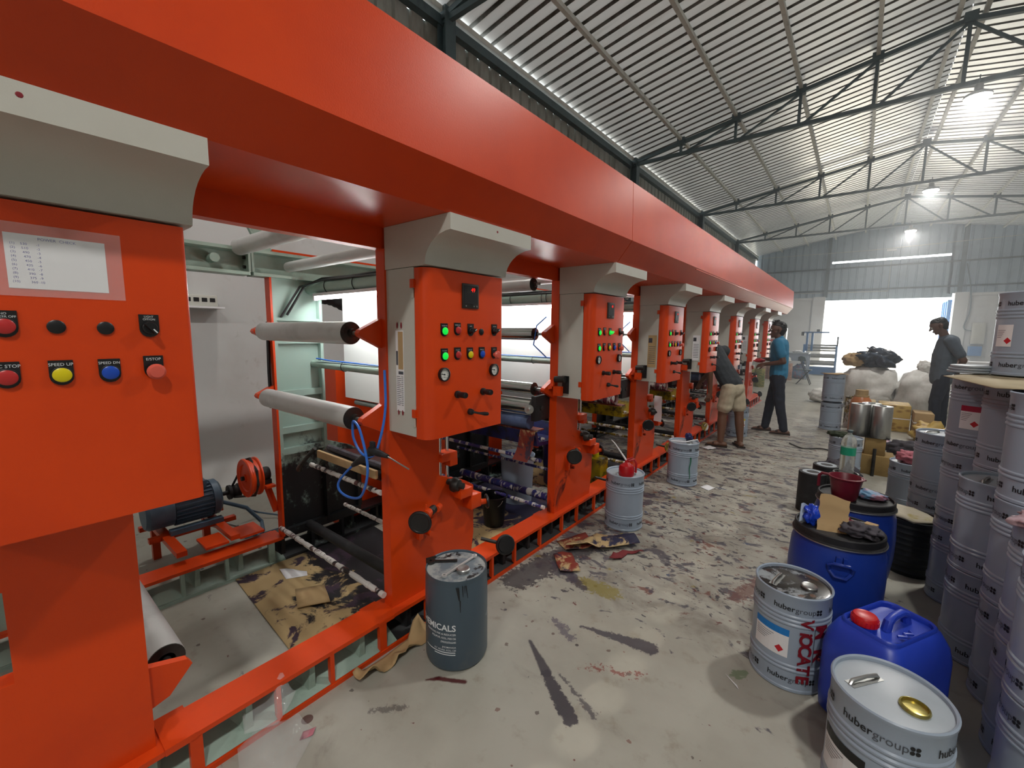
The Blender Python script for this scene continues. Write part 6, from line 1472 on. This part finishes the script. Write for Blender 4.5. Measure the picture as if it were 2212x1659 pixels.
fleshed('t_shirt', [(ch + td * .02, ch.lerp(hp, .5), .122, .118, (Sx, 1.32)), (ch.lerp(hp, .5), hp + td * .05, .120, .130, (Sx, 1.3)), (sL, sL.lerp(eL, .55), .078, .070), (sR, sR.lerp(eR, .55), .078, .070), (sL, sR, .074, .074), (nk, nk - td * .05, .066, .075)], M['tee'], t, .008, 3, .007)
fleshed('shorts', [(hp + td * .13, hp - V((0, 0, .03)), .118, .126, (Sx, 1.27)), (hL, hL.lerp(kL, .72), .098, .094), (hR, hR.lerp(kR, .72), .098, .094)], M['shorts'], t, .008, 3, .008)
for a_, d in FD:
    bb = B(t.location); bb.bar(V((a_.x, a_.y, .009)) - d * .085, V((a_.x, a_.y, .009)) + d * .18, .092, .016); s_ = d.cross(V((0, 0, 1))); p = V((a_.x, a_.y, .05)) + d * .085; bb.bar(p - s_ * .048, p + s_ * .048, .022, .012); bb.obj('sandal', M['sandal'], t, False)
# --- silhouetted man by the door
t = thing('person', 'man silhouetted against the bright door, head bowed, hands behind him', 'person', (1.05, 9.4, 0))
c = V((.965, 9.38, 1.655)); H, sd, f, u = head(c, (-1, -.1, -.55), (-.42, 0, 1))
sL, sR, eL, eR, wL, wR = V((1.10, 9.19, 1.43)), V((1.10, 9.61, 1.43)), V((1.25, 9.15, 1.15)), V((1.25, 9.66, 1.15)), V((1.23, 9.33, .98)), V((1.23, 9.47, .97))
hL, hR = V((1.08, 9.31, .90)), V((1.08, 9.49, .90))
body = H + [(c - u * .06 - f * .015, V((1.06, 9.4, 1.46)), .052, .06), (V((1.09, 9.4, 1.38)), V((1.06, 9.4, 1.05)), .125, .125, (Yx, 1.4)), (V((1.06, 9.4, 1.05)), V((1.07, 9.4, .92)), .125, .115, (Yx, 1.35)), (sL, eL, .052, .043), (eL, wL, .043, .029), (sR, eR, .052, .043), (eR, wR, .043, .029)] + hand(wL, (.1, .6, -.6), (1, 0, 0), .6) + hand(wR, (.1, -.6, -.6), (1, 0, 0), .6)
for h_, y, x in ((hL, 9.30, 1.02), (hR, 9.50, 1.12)): body += [(h_, V((x, y, .48)), .085, .058), (V((x, y, .48)), V((x + .02, y, .08)), .056, .038), (V((x + .05, y, .04)), V((x - .06, y, .04)), .034, .036), (V((x - .05, y, .036)), V((x - .15, y, .026)), .033, .02, (Yx, 1.5))]
fleshed('body', body, M['skin'], t)
hair(c, sd, f, u, t, 8, .01); eyes(c, sd, f, u, t)
fleshed('shirt', [(V((1.095, 9.4, 1.40)), V((1.07, 9.4, 1.2)), .135, .145, (Yx, 1.4)), (V((1.07, 9.4, 1.2)), V((1.07, 9.4, .86)), .145, .145, (Yx, 1.3)), (V((1.10, 9.23, 1.43)), V((1.10, 9.57, 1.43)), .078, .078), (sL, sL.lerp(eL, .7), .076, .07), (sR, sR.lerp(eR, .7), .076, .07), (V((1.07, 9.4, 1.43)), V((1.045, 9.4, 1.49)), .075, .066)], M['grey_cloth'], t, .008, 3, .006)
fleshed('trousers', [(V((1.075, 9.4, .95)), V((1.075, 9.4, .88)), .125, .128, (Yx, 1.3)), (hL, V((1.02, 9.30, .48)), .102, .076), (V((1.02, 9.30, .48)), V((1.04, 9.30, .09)), .074, .062), (hR, V((1.12, 9.50, .48)), .102, .076), (V((1.12, 9.50, .48)), V((1.14, 9.50, .09)), .074, .062)], M['trousers'], t, .008, 3, .005)
#DEBUGLABELS
